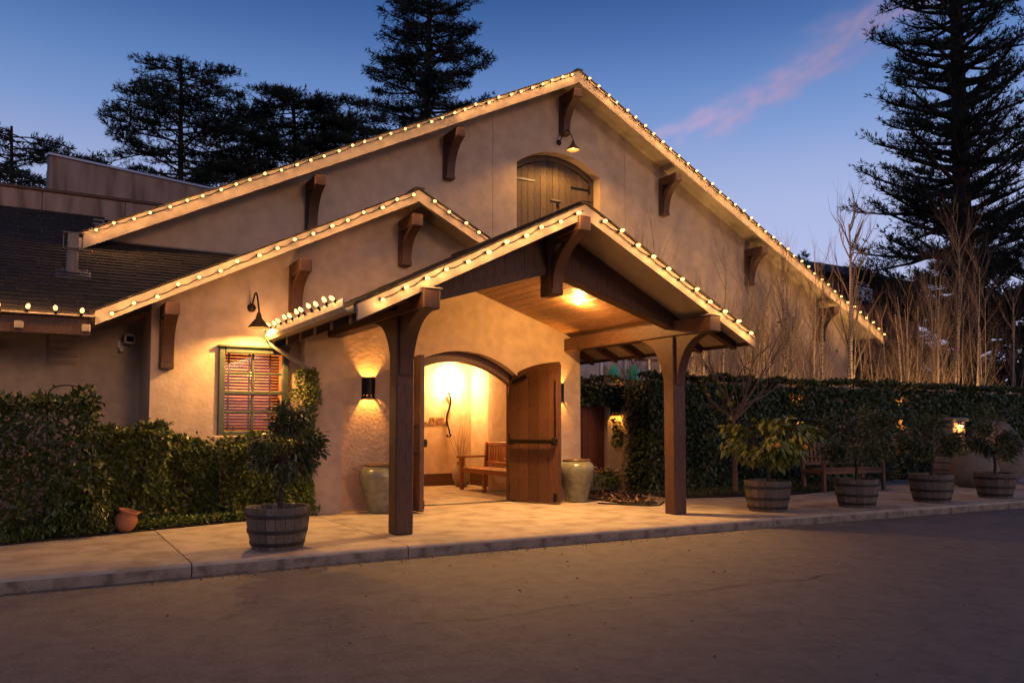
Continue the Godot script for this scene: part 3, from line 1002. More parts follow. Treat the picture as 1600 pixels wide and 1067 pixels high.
func light_string(pts: Array, out: Vector3, label: String, spacing := 0.268, e := 0.105, skip := 0.12) -> void:
	# a cable run along pts, with screw-in bulbs that point along "out"
	var o := thing("light_string", pts[0], label, "string lights", "bulb strings along the roof edges")
	var segs := []
	var total := 0.0
	for i in pts.size() - 1:
		segs.append(total)
		total += pts[i].distance_to(pts[i + 1])
	segs.append(total)
	var at := func(s: float) -> Vector3:
		for i in pts.size() - 1:
			if s <= segs[i + 1] or i == pts.size() - 2:
				return pts[i].lerp(pts[i + 1], (s - segs[i]) / (segs[i + 1] - segs[i]))
		return pts[0]
	var cab := []
	var rad := []
	var s := skip
	while s <= total:
		var p: Vector3 = at.call(s) - pts[0] + Vector3(rnd(-0.015, 0.015), rnd(-0.012, 0.012), 0)
		cab.append(p + out * 0.004)
		rad.append(0.005)
		if s + spacing * 0.5 < total:
			cab.append(at.call(s + spacing * 0.5) - pts[0] + out * 0.006 + Vector3(0, -0.018, 0))
			rad.append(0.005)
		var b := put("bulb", bulb_mesh, M.bulb, o)
		var dir := (out + Vector3(rnd(-0.25, 0.25), rnd(-0.25, 0.2), rnd(-0.1, 0.1))).normalized()
		b.basis = Basis.looking_at(dir, YA if absf(dir.y) < 0.9 else XA)
		b.position = p + dir * 0.075
		put("socket", socket_mesh, M.iron, b)
		omni(o, b.position, e, 0.022, Color(1.0, 0.71, 0.42))
		s += spacing
	var mb := MB.new()
	mb.tube(cab, rad, 5)
	put("cable", mb, M.iron, o)

func lights() -> void:
	var mb := MB.new()
	mb.lathe([Vector2(0.0, -0.04), Vector2(0.009, -0.037), Vector2(0.018, -0.024), Vector2(0.0235, -0.006), Vector2(0.022, 0.012), Vector2(0.013, 0.03), Vector2(0.0, 0.033)], Vector3.ZERO, 7)
	# lathe axis y -> -z
	for i in mb.v.size():
		mb.v[i] = Vector3(mb.v[i].x, mb.v[i].z, mb.v[i].y)
		mb.n[i] = Vector3(mb.n[i].x, mb.n[i].z, mb.n[i].y)
	for i in range(0, mb.idx.size(), 3):
		var t := mb.idx[i + 1]
		mb.idx[i + 1] = mb.idx[i + 2]
		mb.idx[i + 2] = t
	bulb_mesh = mb.mesh()
	mb = MB.new()
	mb.tube([Vector3(0, 0, 0.024), Vector3(0, 0, 0.075)], [0.016, 0.017], 8)
	socket_mesh = mb.mesh()
	var f := Vector3(0, 0, 1)
	light_string([P(0.55, 3.99, 13.085), P(9.27, 8.35, 13.085)], f, "bulb string along the left slope of the tall main gable")
	light_string([P(9.36, 8.31, 13.085), P(18.86, 3.57, 13.085)], f, "bulb string down the right slope of the tall main gable")
	light_string([P(0.6, 2.48, 10.535), P(4.64, 4.55, 10.535)], f, "bulb string along the left slope of the middle gable")
	light_string([P(4.75, 4.50, 10.535), P(5.95, 3.90, 10.535)], f, "short bulb string down the right slope of the middle gable")
	light_string([P(2.86, 2.44, 7.685), P(5.53, 3.775, 7.685)], f, "bulb string along the left slope of the porch gable")
	light_string([P(5.66, 3.71, 7.685), P(8.33, 2.375, 7.685)], f, "bulb string down the right slope of the porch gable")
	light_string([P(2.612, 2.462, 7.9), P(2.612, 2.462, 10.98)], Vector3(-0.7, 0.8, 0.1).normalized(), "bulb string clipped to the gutter along the porch side")
	light_string([P(0.52, 2.478, 10.515), P(-3.0, 2.478, 10.515)], Vector3(0, 0.75, 0.8).normalized(), "bulb string on the low eave at the far left")
	# gooseneck lamps
	gooseneck(P(2.45, 2.8, 11.15), 0.42, "gooseneck lamp shining on the wall above the green window", 9.5)
	gooseneck(P(9.17, 7.08, 13.7), 0.5, "gooseneck lamp over the arched loft door", 9.0)
	# up and down sconces at the door
	sconce(P(4.085, 1.745, 11.05), "perforated wall sconce left of the arched doorway, lit", 2.4)
	sconce(P(7.36, 1.745, 11.05), "perforated wall sconce beside the open right door leaf", 1.5)
	sconce(P(9.66, 1.56, 12.51), "perforated wall sconce on the pier next to the gate", 1.0)
	sconce(P(13.55, 1.45, 11.4), "small lit sconce on the ivy wall behind the citrus tree", 0.8)
	sconce(P(17.0, 1.5, 11.4), "small lit sconce on the ivy wall behind the second tub tree", 0.5)
	# recessed porch light
	var can := thing("recessed_light", P(6.68, 3.0, 9.5), "bright recessed spotlight in the cedar porch ceiling", "ceiling light")
	mb = MB.new()
	mb.lathe([Vector2(0.036, 0.03), Vector2(0.042, -0.01), Vector2(0.06, -0.012), Vector2(0.064, 0.0)], Vector3.ZERO, 20)
	put("trim_ring", mb, M.white, can)
	mb = MB.new()
	mb.lathe([Vector2(0.0, -0.05), Vector2(0.022, -0.044), Vector2(0.036, -0.02), Vector2(0.034, 0.02), Vector2(0.0, 0.03)], Vector3.ZERO, 16)
	put("lens", mb, M.canglow, can)
	can.rotation.z = -atan(0.3333)
	spot(can, Vector3(0, -0.03, 0), Vector3(0.0, -1, 0.1), 19.0, 60.0, 0.07, Color(1.0, 0.75, 0.45), 0.5)
	omni(can, Vector3(0, -0.035, 0), 3.8, 0.04, Color(1.0, 0.72, 0.4))
	# lamp inside
	var il := thing("iron_wall_lamp", P(7.24, 2.08, 14.88), "iron wall lamp with white drum shade inside the doorway", "wall lamp")
	mb = MB.new()
	mb.lathe([Vector2(0.135, -0.125), Vector2(0.14, -0.125), Vector2(0.14, 0.125), Vector2(0.135, 0.125)], Vector3(0, 0, 0.2), 24)
	put("lamp_shade", mb, M.shade, il)
	mb = MB.new()
	var path := []
	var rr := []
	for i in 22:
		var t := i / 21.0
		path.append(Vector3(0.05 * sin(t * 7.5) * (1.0 - 0.3 * t) - 0.03, -0.2 - 0.85 * t, 0.045))
		rr.append(0.022 - 0.006 * t)
	put("iron_twist", _tube(path, rr), M.iron, il)
	put("scroll", _tube([Vector3(-0.07, -1.05, 0.045), Vector3(-0.05, -1.09, 0.045), Vector3(0.0, -1.09, 0.05), Vector3(0.02, -1.05, 0.05)], [0.02, 0.018, 0.016, 0.02]), M.iron, il)
	put("arm", _tube([Vector3(-0.03, -0.2, 0.045), Vector3(-0.04, -0.17, 0.1), Vector3(0, -0.17, 0.2), Vector3(0, -0.05, 0.2)], [0.014, 0.012, 0.012, 0.012]), M.iron, il)
	put("chain", _tube([Vector3(0.05, -0.12, 0.2), Vector3(0.055, -0.6, 0.2)], [0.004, 0.004]), M.iron, il)
	mb = MB.new()
	mb.lathe([Vector2(0, -0.05), Vector2(0.03, -0.03), Vector2(0.034, 0.01), Vector2(0, 0.05)], Vector3(0, 0, 0.2), 12)
	put("bulb", mb, M.lampglow, il)
	omni(il, Vector3(0, 0, 0.2), 5.0, 0.03, Color(1.0, 0.73, 0.45))
	var rl := thing("room_lamp", P(2.62, 1.95, 11.95), "pendant lamp glowing behind the slatted window blind", "lamp")
	mb = MB.new()
	mb.lathe([Vector2(0, -0.05), Vector2(0.035, -0.03), Vector2(0.04, 0.01), Vector2(0, 0.05)], Vector3.ZERO, 12)
	put("bulb", mb, M.lampglow, rl)
	put("stem", _tube([Vector3(0, 0.05, 0), Vector3(0, 0.75, 0)], [0.008, 0.008]), M.iron, rl)
	omni(rl, Vector3.ZERO, 0.9, 0.035, Color(1.0, 0.62, 0.33))
	# floodlight head on the low wing
	var fl := thing("security_floodlight", P(1.02, 2.37, 12.35), "small pale security floodlight on the wall beside the vent", "floodlight")
	bx("back_plate", Vector3(-0.06, -0.04, 0.015), Vector3(0.1, 0.1, 0.03), M.white, fl, 0.008)
	put("arm", _tube([Vector3(-0.06, -0.04, 0.03), Vector3(-0.02, -0.02, 0.1), Vector3(0.02, 0.02, 0.14)], [0.012, 0.012, 0.012]), M.white, fl)
	bx("head", Vector3(0.03, 0.03, 0.19), Vector3(0.13, 0.12, 0.13), M.white, fl, 0.02, Basis(XA, 0.4))
	bx("lens", Vector3(0.03, 0.018, 0.256), Vector3(0.09, 0.08, 0.008), M.iron, fl, 0.004, Basis(XA, 0.4))
	bx("motion_sensor", Vector3(-0.06, -0.12, 0.07), Vector3(0.05, 0.05, 0.07), M.white, fl, 0.01)
	# garden uplights at the birches
	for q in [[11.6, 11.95, "first"], [13.2, 11.95, "second"], [14.8, 11.95, "third"], [16.5, 11.9, "fourth"], [18.3, 11.95, "fifth"], [19.8, 12.0, "sixth"], [21.3, 12.05, "seventh"], [22.8, 12.1, "eighth"]]:
		var u := thing("garden_uplight", P(q[0], 0.0, q[1]), "low garden uplight, %s from the gate, in the birch row" % q[2], "garden light", "uplights among the birches")
		mb = MB.new()
		mb.lathe([Vector2(0.0, 0.0), Vector2(0.05, 0.0), Vector2(0.055, 0.12), Vector2(0.05, 0.12), Vector2(0.045, 0.02)], Vector3.ZERO, 12)
		put("housing", mb, M.bronze, u)
		mb = MB.new()
		mb.lathe([Vector2(0.0, 0.1), Vector2(0.044, 0.105), Vector2(0.0, 0.115)], Vector3.ZERO, 12)
		put("lens", mb, M.lampglow, u)
		spot(u, Vector3(0, 0.14, 0), Vector3(0.0, 1, -0.16), 26.0, 25.0, 0.1, Color(1.0, 0.78, 0.5), 0.7)

func _tube(path: Array, rad: Array, sides := 8) -> MB:
	var mb := MB.new()
	mb.tube(path, rad, sides)
	return mb

func gooseneck(at: Vector3, reach: float, label: String, e: float) -> void:
	var o := thing("gooseneck_lamp", at, label, "wall lamp", "gooseneck barn lamps")
	var mb := MB.new()
	mb.lathe([Vector2(0.0, 0.0), Vector2(0.06, 0.0), Vector2(0.05, 0.025), Vector2(0.0, 0.03)], Vector3.ZERO, 16)
	var pl := put("wall_plate", mb, M.bronze, o)
	pl.rotation.x = PI / 2
	var p := []
	var r := []
	for i in 15:
		var t := i / 14.0
		p.append(Vector3(0.0, 0.2 * sin(t * PI * 1.06) - 0.0 * t - 0.06 * t, 0.02 + reach * pow(t, 0.85)))
		r.append(0.012)
	p.append(Vector3(0, -0.18, reach + 0.02))
	r.append(0.012)
	put("arm", _tube(p, r), M.bronze, o)
	mb = MB.new()
	mb.lathe([Vector2(0.02, -0.12), Vector2(0.035, -0.16), Vector2(0.045, -0.2), Vector2(0.13, -0.3), Vector2(0.135, -0.32), Vector2(0.128, -0.318), Vector2(0.04, -0.205), Vector2(0.0, -0.19)], Vector3(0, 0, reach + 0.02), 28)
	put("lamp_shade", mb, M.bronze, o)
	mb = MB.new()
	mb.lathe([Vector2(0.0, -0.3), Vector2(0.025, -0.285), Vector2(0.034, -0.26), Vector2(0.02, -0.225), Vector2(0.0, -0.21)], Vector3(0, 0, reach + 0.02), 14)
	put("bulb", mb, M.lampglow, o)
	omni(o, Vector3(0, -0.265, reach + 0.02), e * 0.5, 0.03, Color(1.0, 0.74, 0.4))

func sconce(at: Vector3, label: String, e: float) -> void:
	# half-drum of bronze, open above and below, a row of holes near the foot
	var o := thing("wall_sconce", at, label, "wall sconce", "perforated half-drum sconces")
	var mb := MB.new()
	var r := 0.1
	var n := 16
	var pts := []
	for i in n + 1:
		var a := PI * i / n
		pts.append(Vector3(r * cos(a), 0, r * 1.1 * sin(a)))
	var rows := [-0.15, -0.118, -0.096, 0.15]
	for k in 3:
		for i in n:
			if k == 1 and i % 3 == 1:
				continue
			for w in [0.0, -0.004]:
				var f: float = (r + w) / r
				mb.poly([pts[i] * f + YA * rows[k], pts[i + 1] * f + YA * rows[k], pts[i + 1] * f + YA * rows[k + 1], pts[i] * f + YA * rows[k + 1]], (pts[i] + pts[i + 1]) * (1.0 if w == 0.0 else -1.0))
	put("shell", mb, M.bronze, o)
	bx("back_plate", Vector3(0, 0, 0.006), Vector3(0.18, 0.28, 0.012), M.bronze, o, 0.003)
	mb = MB.new()
	mb.lathe([Vector2(0.0, -0.06), Vector2(0.024, -0.045), Vector2(0.028, 0.0), Vector2(0.024, 0.045), Vector2(0.0, 0.06)], Vector3(0, 0, 0.055), 12)
	put("bulb", mb, M.lampglow, o)
	omni(o, Vector3(0, 0, 0.055), e, 0.028, Color(1.0, 0.66, 0.28))

# ------------------------------------------------------------------ objects
func barrel(at: Vector3, label: String, k: float) -> Node3D:
	var o := thing("half_barrel", at, label, "planter", "half-barrel planters along the kerb")
	var prof := [[0.0, 0.262], [0.15, 0.3], [0.3, 0.325], [0.44, 0.335]]
	var n := 20
	for i in n:
		var a0 := TAU * i / n + 0.006
		var a1 := TAU * (i + 1) / n - 0.006
		var mb := MB.new()
		var dr := rnd(-0.003, 0.003)
		var dh := rnd(-0.006, 0.004)
		for j in 3:
			var y0: float = prof[j][0]
			var y1: float = prof[j + 1][0] + (dh if j == 2 else 0.0)
			var r0: float = prof[j][1] + dr
			var r1: float = prof[j + 1][1] + dr
			for w in [0.0, -0.028]:
				mb.poly([Vector3((r0 + w) * cos(a0), y0, (r0 + w) * sin(a0)), Vector3((r0 + w) * cos(a1), y0, (r0 + w) * sin(a1)), Vector3((r1 + w) * cos(a1), y1, (r1 + w) * sin(a1)), Vector3((r1 + w) * cos(a0), y1, (r1 + w) * sin(a0))], Vector3(cos(a0), 0, sin(a0)) * (1.0 if w == 0.0 else -1.0))
			if j == 2:
				mb.poly([Vector3(r1 * cos(a0), y1, r1 * sin(a0)), Vector3(r1 * cos(a1), y1, r1 * sin(a1)), Vector3((r1 - 0.028) * cos(a1), y1, (r1 - 0.028) * sin(a1)), Vector3((r1 - 0.028) * cos(a0), y1, (r1 - 0.028) * sin(a0))], YA)
		put("stave", mb, M.stave[rng.randi() % 4], o)
	for h in [[0.04, 0.078, 0.27, 0.284], [0.17, 0.21, 0.305, 0.312], [0.33, 0.37, 0.331, 0.336]]:
		var mb := MB.new()
		mb.lathe([Vector2(h[2] + 0.002, h[0]), Vector2(h[2] + 0.007, h[0]), Vector2(h[3] + 0.007, h[1]), Vector2(h[3] + 0.002, h[1])], Vector3.ZERO, 32)
		put("hoop", mb, M.hoop, o)
	var mb2 := MB.new()
	mb2.lathe([Vector2(0.0, 0.4), Vector2(0.15, 0.395), Vector2(0.305, 0.375), Vector2(0.25, 0.02), Vector2(0.0, 0.0)], Vector3.ZERO, 24)
	put("soil", mb2, M.soil, o)
	o.scale = Vector3(k, k, k)
	return o

func crown_leaves(mb: MB, ce: Vector3, rad: Vector3, count: int, l: float, w: float, droop := 0.3, shell := 0.5, clumps := 14) -> void:
	# leaves gathered into clumps inside an ellipsoid
	var cl := []
	for i in clumps:
		var q := ball()
		cl.append(q.normalized() * pow(q.length(), shell) * 0.8)
	for i in count:
		var q: Vector3 = cl[rng.randi() % clumps] + ball() * rnd(0.12, 0.42)
		if q.length() > 1.12:
			continue
		var p := ce + q * rad
		var d := (q * Vector3(1, 0.7, 1) + ball() * 0.9 + Vector3(0, -droop, 0)).normalized()
		var sh := rnd(0.55, 1.45)
		mb.col = Color(sh * rnd(0.9, 1.15), sh, sh * rnd(0.7, 1.1))
		mb.leaf(p, d, (YA + ball() * 0.9).normalized(), l * rnd(0.6, 1.25), w * rnd(0.7, 1.2))

func limbs(mb: MB, p: Vector3, d: Vector3, l: float, r: float, depth: int, spread: float, up: float, kids: int, tips: Array) -> void:
	var m := 4
	var path := [p]
	var rad := [r]
	var q := p
	var dd := d
	for i in m:
		dd = (dd + ball() * 0.16 + YA * up * 0.12).normalized()
		q += dd * l / m
		path.append(q)
		rad.append(r * (1.0 - 0.5 * (i + 1) / m))
	mb.tube(path, rad, 6 if r > 0.012 else 4, false)
	if depth == 0:
		tips.append([q, dd])
		return
	for k in kids:
		var i := rng.randi_range(1, m) if k > 0 else m
		var side := dd.cross(ball()).normalized()
		var nd := (dd + side * spread * rnd(0.5, 1.2) + YA * up * 0.3).normalized()
		limbs(mb, path[i], nd, l * rnd(0.55, 0.85), rad[i] * rnd(0.55, 0.8), depth - 1, spread, up, kids, tips)

func potted_tree(called: String, at: Vector3, label: String, cat: String, th: float, ce: Vector3, rad: Vector3, count: int, l: float, w: float, mt: Material, droop := 0.4, clumps := 14) -> Node3D:
	var o := thing(called, at, label, cat, "trees in the half barrels")
	var mb := MB.new()
	mb.tube([Vector3(0, 0, 0), Vector3(0.01, th * 0.4, 0.01), Vector3(-0.01, th * 0.8, 0), Vector3(0.0, th, 0.01)], [0.028, 0.023, 0.021, 0.018], 8)
	var tips := []
	for i in 9:
		var a := TAU * i / 9.0
		limbs(mb, Vector3(0, th * rnd(0.8, 1.0), 0), Vector3(cos(a) * rad.x, rnd(0.2, 0.9) * rad.y * 1.4, sin(a) * rad.z).normalized(), rad.x * 0.55, 0.012, 1, 0.7, 0.1, 3, tips)
	put("trunk", mb, M.bark, o)
	mb = MB.new()
	crown_leaves(mb, ce, rad, count, l, w, droop, 0.45, clumps)
	put("crown", mb, mt, o)
	return o

func bench(at: Vector3, turn: float, L: float, label: String, mt: Material, slats: int) -> Node3D:
	# seat looks along local +z
	var o := thing("garden_bench", at, label, "bench")
	o.rotation.y = turn
	for s in [-1.0, 1.0]:
		var x: float = s * (L / 2 - 0.04)
		bx("leg", Vector3(x, 0.3, 0.26), Vector3(0.065, 0.6, 0.065), mt, o, 0.006)
		bx("leg", Vector3(x, 0.45, -0.26), Vector3(0.065, 0.9, 0.065), mt, o, 0.006, Basis(XA, -0.08))
		bx("armrest", Vector3(x, 0.62, 0.03), Vector3(0.08, 0.035, 0.66), mt, o, 0.008)
		bx("side_rail", Vector3(x, 0.36, 0.0), Vector3(0.04, 0.07, 0.46), mt, o, 0.004)
	if L > 1.6:
		bx("leg", Vector3(0, 0.19, 0.26), Vector3(0.06, 0.38, 0.06), mt, o, 0.006)
	for i in 6:
		bx("seat_slat", Vector3(0, 0.41, 0.26 - i * 0.092), Vector3(L - 0.16, 0.022, 0.08), mt, o, 0.005)
	bx("apron", Vector3(0, 0.36, 0.265), Vector3(L - 0.14, 0.07, 0.03), mt, o, 0.004)
	bx("top_rail", Vector3(0, 0.86, -0.295), Vector3(L - 0.12, 0.085, 0.035), mt, o, 0.008)
	bx("low_rail", Vector3(0, 0.5, -0.265), Vector3(L - 0.12, 0.06, 0.03), mt, o, 0.006)
	for i in slats:
		bx("back_slat", Vector3(-L / 2 + 0.12 + (L - 0.24) * (i + 0.5) / slats, 0.675, -0.28), Vector3((L - 0.24) / slats * 0.62, 0.31, 0.016), mt, o, 0.003, Basis(XA, -0.08))
	return o

func things() -> void:
	# glazed jars
	var prof := [Vector2(0.0, 0.0), Vector2(0.16, 0.0), Vector2(0.172, 0.02), Vector2(0.2, 0.12), Vector2(0.25, 0.3), Vector2(0.29, 0.44), Vector2(0.298, 0.52), Vector2(0.285, 0.58), Vector2(0.245, 0.625), Vector2(0.215, 0.64), Vector2(0.2, 0.65)]
	var jar := thing("glazed_jar", P(4.14, 0, 10.68), "tall green glazed jar half hidden by the left porch post", "jar", "glazed jars at the doorway")
	var mb := MB.new()
	mb.lathe(prof, Vector3.ZERO, 40)
	put("body", mb, M.jar, jar)
	mb = MB.new()
	mb.lathe([Vector2(0.19, 0.64), Vector2(0.215, 0.645), Vector2(0.222, 0.66), Vector2(0.21, 0.675), Vector2(0.18, 0.672), Vector2(0.17, 0.63), Vector2(0.1, 0.35), Vector2(0, 0.3)], Vector3.ZERO, 40)
	put("rim", mb, M.jar_rim, jar)
	copy(jar, P(7.42, 0, 10.62), 0.7, "tall green glazed jar at the right corner of the entrance wall")
	# planters and their trees
	barrel(P(2.08, 0, 8.14), "weathered half-barrel planter in front of the window hedge", 0.93)
	potted_tree("bay_tree", P(2.1, 0.37, 8.14), "small dark bay tree growing in the nearest half barrel", "tree", 0.5, Vector3(0.06, 0.66, 0.0), Vector3(0.36, 0.42, 0.34), 4200, 0.075, 0.026, M.bay, 0.5, 16)
	barrel(P(9.0, 0, 8.14), "half-barrel planter holding the bright citrus tree", 0.98)
	var ct := potted_tree("citrus_tree", P(9.02, 0.39, 8.14), "citrus tree with large light green leaves and orange fruit", "tree", 0.45, Vector3(0.03, 0.7, 0.0), Vector3(0.72, 0.42, 0.6), 1500, 0.15, 0.07, M.citrus, 0.9, 18)
	for q in [[0.42, 0.62, 0.33], [0.62, 0.5, 0.28], [0.2, 0.52, 0.5], [-0.3, 0.55, 0.45]]:
		mb = MB.new()
		var fp := []
		for i in 9:
			fp.append(Vector2(0.034 * sin(PI * i / 8.0), -0.034 * cos(PI * i / 8.0)))
		mb.lathe(fp, Vector3(q[0], q[1], q[2]), 12)
		put("fruit", mb, mat(0.6, 0.24, 0.03, 0.45), ct)
	barrel(P(10.63, 0, 7.89), "dark half-barrel planter in front of the teak bench", 0.95)
	potted_tree("olive_tree", P(10.63, 0.38, 7.89), "dense dark shrub tree second from the right porch post", "tree", 0.5, Vector3(0, 0.68, 0), Vector3(0.6, 0.55, 0.55), 4200, 0.08, 0.024, M.olive, 0.2, 22)
	barrel(P(12.35, 0, 7.79), "half-barrel planter third in the row beyond the porch", 1.0)
	potted_tree("round_shrub", P(12.35, 0.4, 7.79), "round topped shrub tree third beyond the porch", "tree", 0.42, Vector3(0, 0.6, 0), Vector3(0.58, 0.36, 0.52), 3200, 0.075, 0.028, M.olive, 0.2, 18)
	barrel(P(14.02, 0, 7.71), "half-barrel planter at the far right end of the kerb row", 0.95)
	potted_tree("spiky_shrub", P(14.02, 0.38, 7.71), "dark loose shrub in the farthest planter at the right edge", "tree", 0.4, Vector3(0.05, 0.7, 0), Vector3(0.62, 0.5, 0.5), 2600, 0.11, 0.022, M.olive, 0.0, 16)
	# benches
	bench(P(7.28, 0, 12.95), -PI / 2, 1.9, "orange slatted wooden bench inside the arched doorway", M.bench, 16)
	bench(P(13.1, 0, 10.0), -0.12, 1.55, "dark teak bench behind the second tub tree", M.teak, 13)
	# dry branches in a vase
	var va := thing("branch_vase", P(7.3, 0, 14.45), "vase of tall dry twigs in the corner behind the bench", "vase")
	mb = MB.new()
	mb.lathe([Vector2(0, 0), Vector2(0.1, 0), Vector2(0.17, 0.15), Vector2(0.18, 0.28), Vector2(0.1, 0.42), Vector2(0.08, 0.48), Vector2(0.1, 0.5), Vector2(0.07, 0.49), Vector2(0.06, 0.3)], Vector3.ZERO, 24)
	put("vase", mb, M.stone[2], va)
	mb = MB.new()
	var tips := []
	for i in 16:
		var d := Vector3(rnd(-0.28, 0.28), 1, rnd(-0.15, 0.3)).normalized()
		limbs(mb, Vector3(rnd(-0.03, 0.03), 0.35, rnd(-0.03, 0.03)), d, rnd(0.5, 0.8), 0.008, 1, 0.3, 0.5, 3, tips)
	put("twigs", mb, M.straw, va)
	# terracotta pot in the bed
	var tp := thing("terracotta_pot", P(0.86, 0.02, 10.16), "tipped terracotta pot at the edge of the planting bed", "pot")
	mb = MB.new()
	mb.lathe([Vector2(0, 0), Vector2(0.07, 0), Vector2(0.11, 0.06), Vector2(0.125, 0.13), Vector2(0.105, 0.18), Vector2(0.09, 0.2), Vector2(0.115, 0.22), Vector2(0.118, 0.24), Vector2(0.1, 0.24), Vector2(0.085, 0.2), Vector2(0.09, 0.1), Vector2(0, 0.05)], Vector3.ZERO, 26)
	put("pot_body", mb, M.terracotta, tp)
	tp.rotation = Vector3(0.1, 0, -0.25)
	# iron hoop trellis
	var tr := thing("iron_trellis", P(0.27, 0, 10.35), "thin arched iron trellis poking out of the left hedge", "trellis")
	var path := []
	var rr := []
	for i in 21:
		var a := PI * i / 20.0
		path.append(Vector3(-0.18 * cos(a), 1.56 + 0.1 * sin(a), 0))
		rr.append(0.007)
	path.push_front(Vector3(-0.18, 0, 0))
	rr.push_front(0.007)
	path.append(Vector3(0.18, 0, 0))
	rr.append(0.007)
	put("hoop", _tube(path, rr, 6), M.iron, tr)
	for y in [0.5, 1.0, 1.4]:
		put("bar", _tube([Vector3(-0.18, y, 0), Vector3(0.18, y, 0)], [0.005, 0.005], 5), M.iron, tr)

# ------------------------------------------------------------------ vegetation
func hedge(called: String, x0: float, x1: float, d0: float, d1: float, h: float, count: int, l: float, w: float, mt: Material, label: String, cat := "hedge") -> void:
	var o := thing(called, P((x0 + x1) / 2, 0, (d0 + d1) / 2), label, cat)
	var nz := FastNoiseLite.new()
	nz.seed = rng.randi() % 1000
	nz.frequency = 1.6
	var hx := (x1 - x0) / 2
	var hd := (d1 - d0) / 2
	var mb := MB.new()
	for i in count:
		var f := rng.randf()
		var p := Vector3(rnd(-hx, hx), rnd(0.02, h), rnd(-hd, hd))
		var out := Vector3.ZERO
		if f < 0.62:
			p.z = hd - absf(rng.randfn(0, 0.06))
			out = Vector3(0, 0, 1)
		elif f < 0.86:
			p.y = h - absf(rng.randfn(0, 0.05))
			out = YA
		elif f < 0.93:
			p.x = -hx + absf(rng.randfn(0, 0.05))
			out = -XA
		else:
			p.x = hx - absf(rng.randfn(0, 0.05))
			out = XA
		var bump := nz.get_noise_3dv(p * 1.0)
		p += out * (bump * 0.22 + 0.1 * nz.get_noise_3dv(p * 0.35 + Vector3(50, 0, 0)))
		if nz.get_noise_3dv(p * 2.6 + Vector3(9, 3, 7)) < -0.42:
			continue
		var d := (out * 0.9 + ball() * 1.1 + Vector3(0, -0.15, 0)).normalized()
		var sh := rnd(0.5, 1.5)
		mb.col = Color(sh * rnd(0.9, 1.2), sh, sh * rnd(0.6, 1.1))
		mb.leaf(p, d, (out + YA * 0.5 + ball() * 0.8).normalized(), l * rnd(0.6, 1.3), w * rnd(0.7, 1.2))
	# stray shoots
	for i in int((x1 - x0) * 16):
		var q := Vector3(rnd(-hx, hx), h - 0.05, rnd(-hd * 0.6, hd))
		if rng.randf() < 0.45:
			q = Vector3(rnd(-hx, hx), rnd(0.3, h), hd - 0.03)
		var sd := (Vector3(0, 1, 0.5) + ball() * 0.7).normalized()
		var sl := rnd(0.08, 0.24)
		for k in 6:
			var sh := rnd(0.7, 1.5)
			mb.col = Color(sh, sh * 1.02, sh * 0.8)
			mb.leaf(q + sd * sl * (k + 1) / 6.0, (sd * 0.5 + ball()).normalized(), (YA + ball() * 0.5).normalized(), l * rnd(0.5, 1.0), w * rnd(0.6, 1.0))
	put("foliage", mb, mt, o)
	mb = MB.new()
	var tips := []
	var x := -hx + 0.15
	while x < hx:
		limbs(mb, Vector3(x, 0, rnd(-0.1, 0.1)), Vector3(rnd(-0.2, 0.2), 1, rnd(-0.1, 0.3)).normalized(), h * 0.5, 0.016, 2, 0.6, 0.4, 3, tips)
		x += 0.28
	put("stems", mb, M.bark, o)

func ivy_run(mb: MB, x0: float, x1: float, d: float, y0: float, y1: float, count: int, l: float, w: float, thick: float) -> void:
	var nz := FastNoiseLite.new()
	nz.seed = 77
	nz.frequency = 0.9
	for i in count:
		var p := P(rnd(x0, x1), rnd(y0, y1), d)
		var b := nz.get_noise_2d(p.x, p.y * 1.3)
		if p.y > y1 - 0.12 + b * 0.12:
			p.y -= 0.1
		p.z += thick * (0.55 + b * 0.8) + absf(rng.randfn(0, 0.05))
		var sh := rnd(0.45, 1.5)
		mb.col = Color(sh * rnd(0.9, 1.2), sh, sh * rnd(0.6, 1.1))
		var dd := (Vector3(0, -0.5, 0.6) + ball() * 0.9).normalized()
		mb.leaf(p, dd, (Vector3(0, 0.3, 1) + ball() * 0.7).normalized(), l * rnd(0.6, 1.3), w * rnd(0.7, 1.2))
	# top fringe
	for i in int(count * 0.22):
		var p := P(rnd(x0, x1), y1, d - rnd(-0.25, 0.15))
		p.y += nz.get_noise_2d(p.x * 2.0, 5.0) * 0.12 - absf(rng.randfn(0, 0.04))
		var sh := rnd(0.45, 1.5)
		mb.col = Color(sh, sh, sh * rnd(0.6, 1.1))
		mb.leaf(p, (Vector3(0, 0.5, 0.1) + ball()).normalized(), (YA + ball() * 0.8).normalized(), l * rnd(0.6, 1.2), w * rnd(0.7, 1.2))

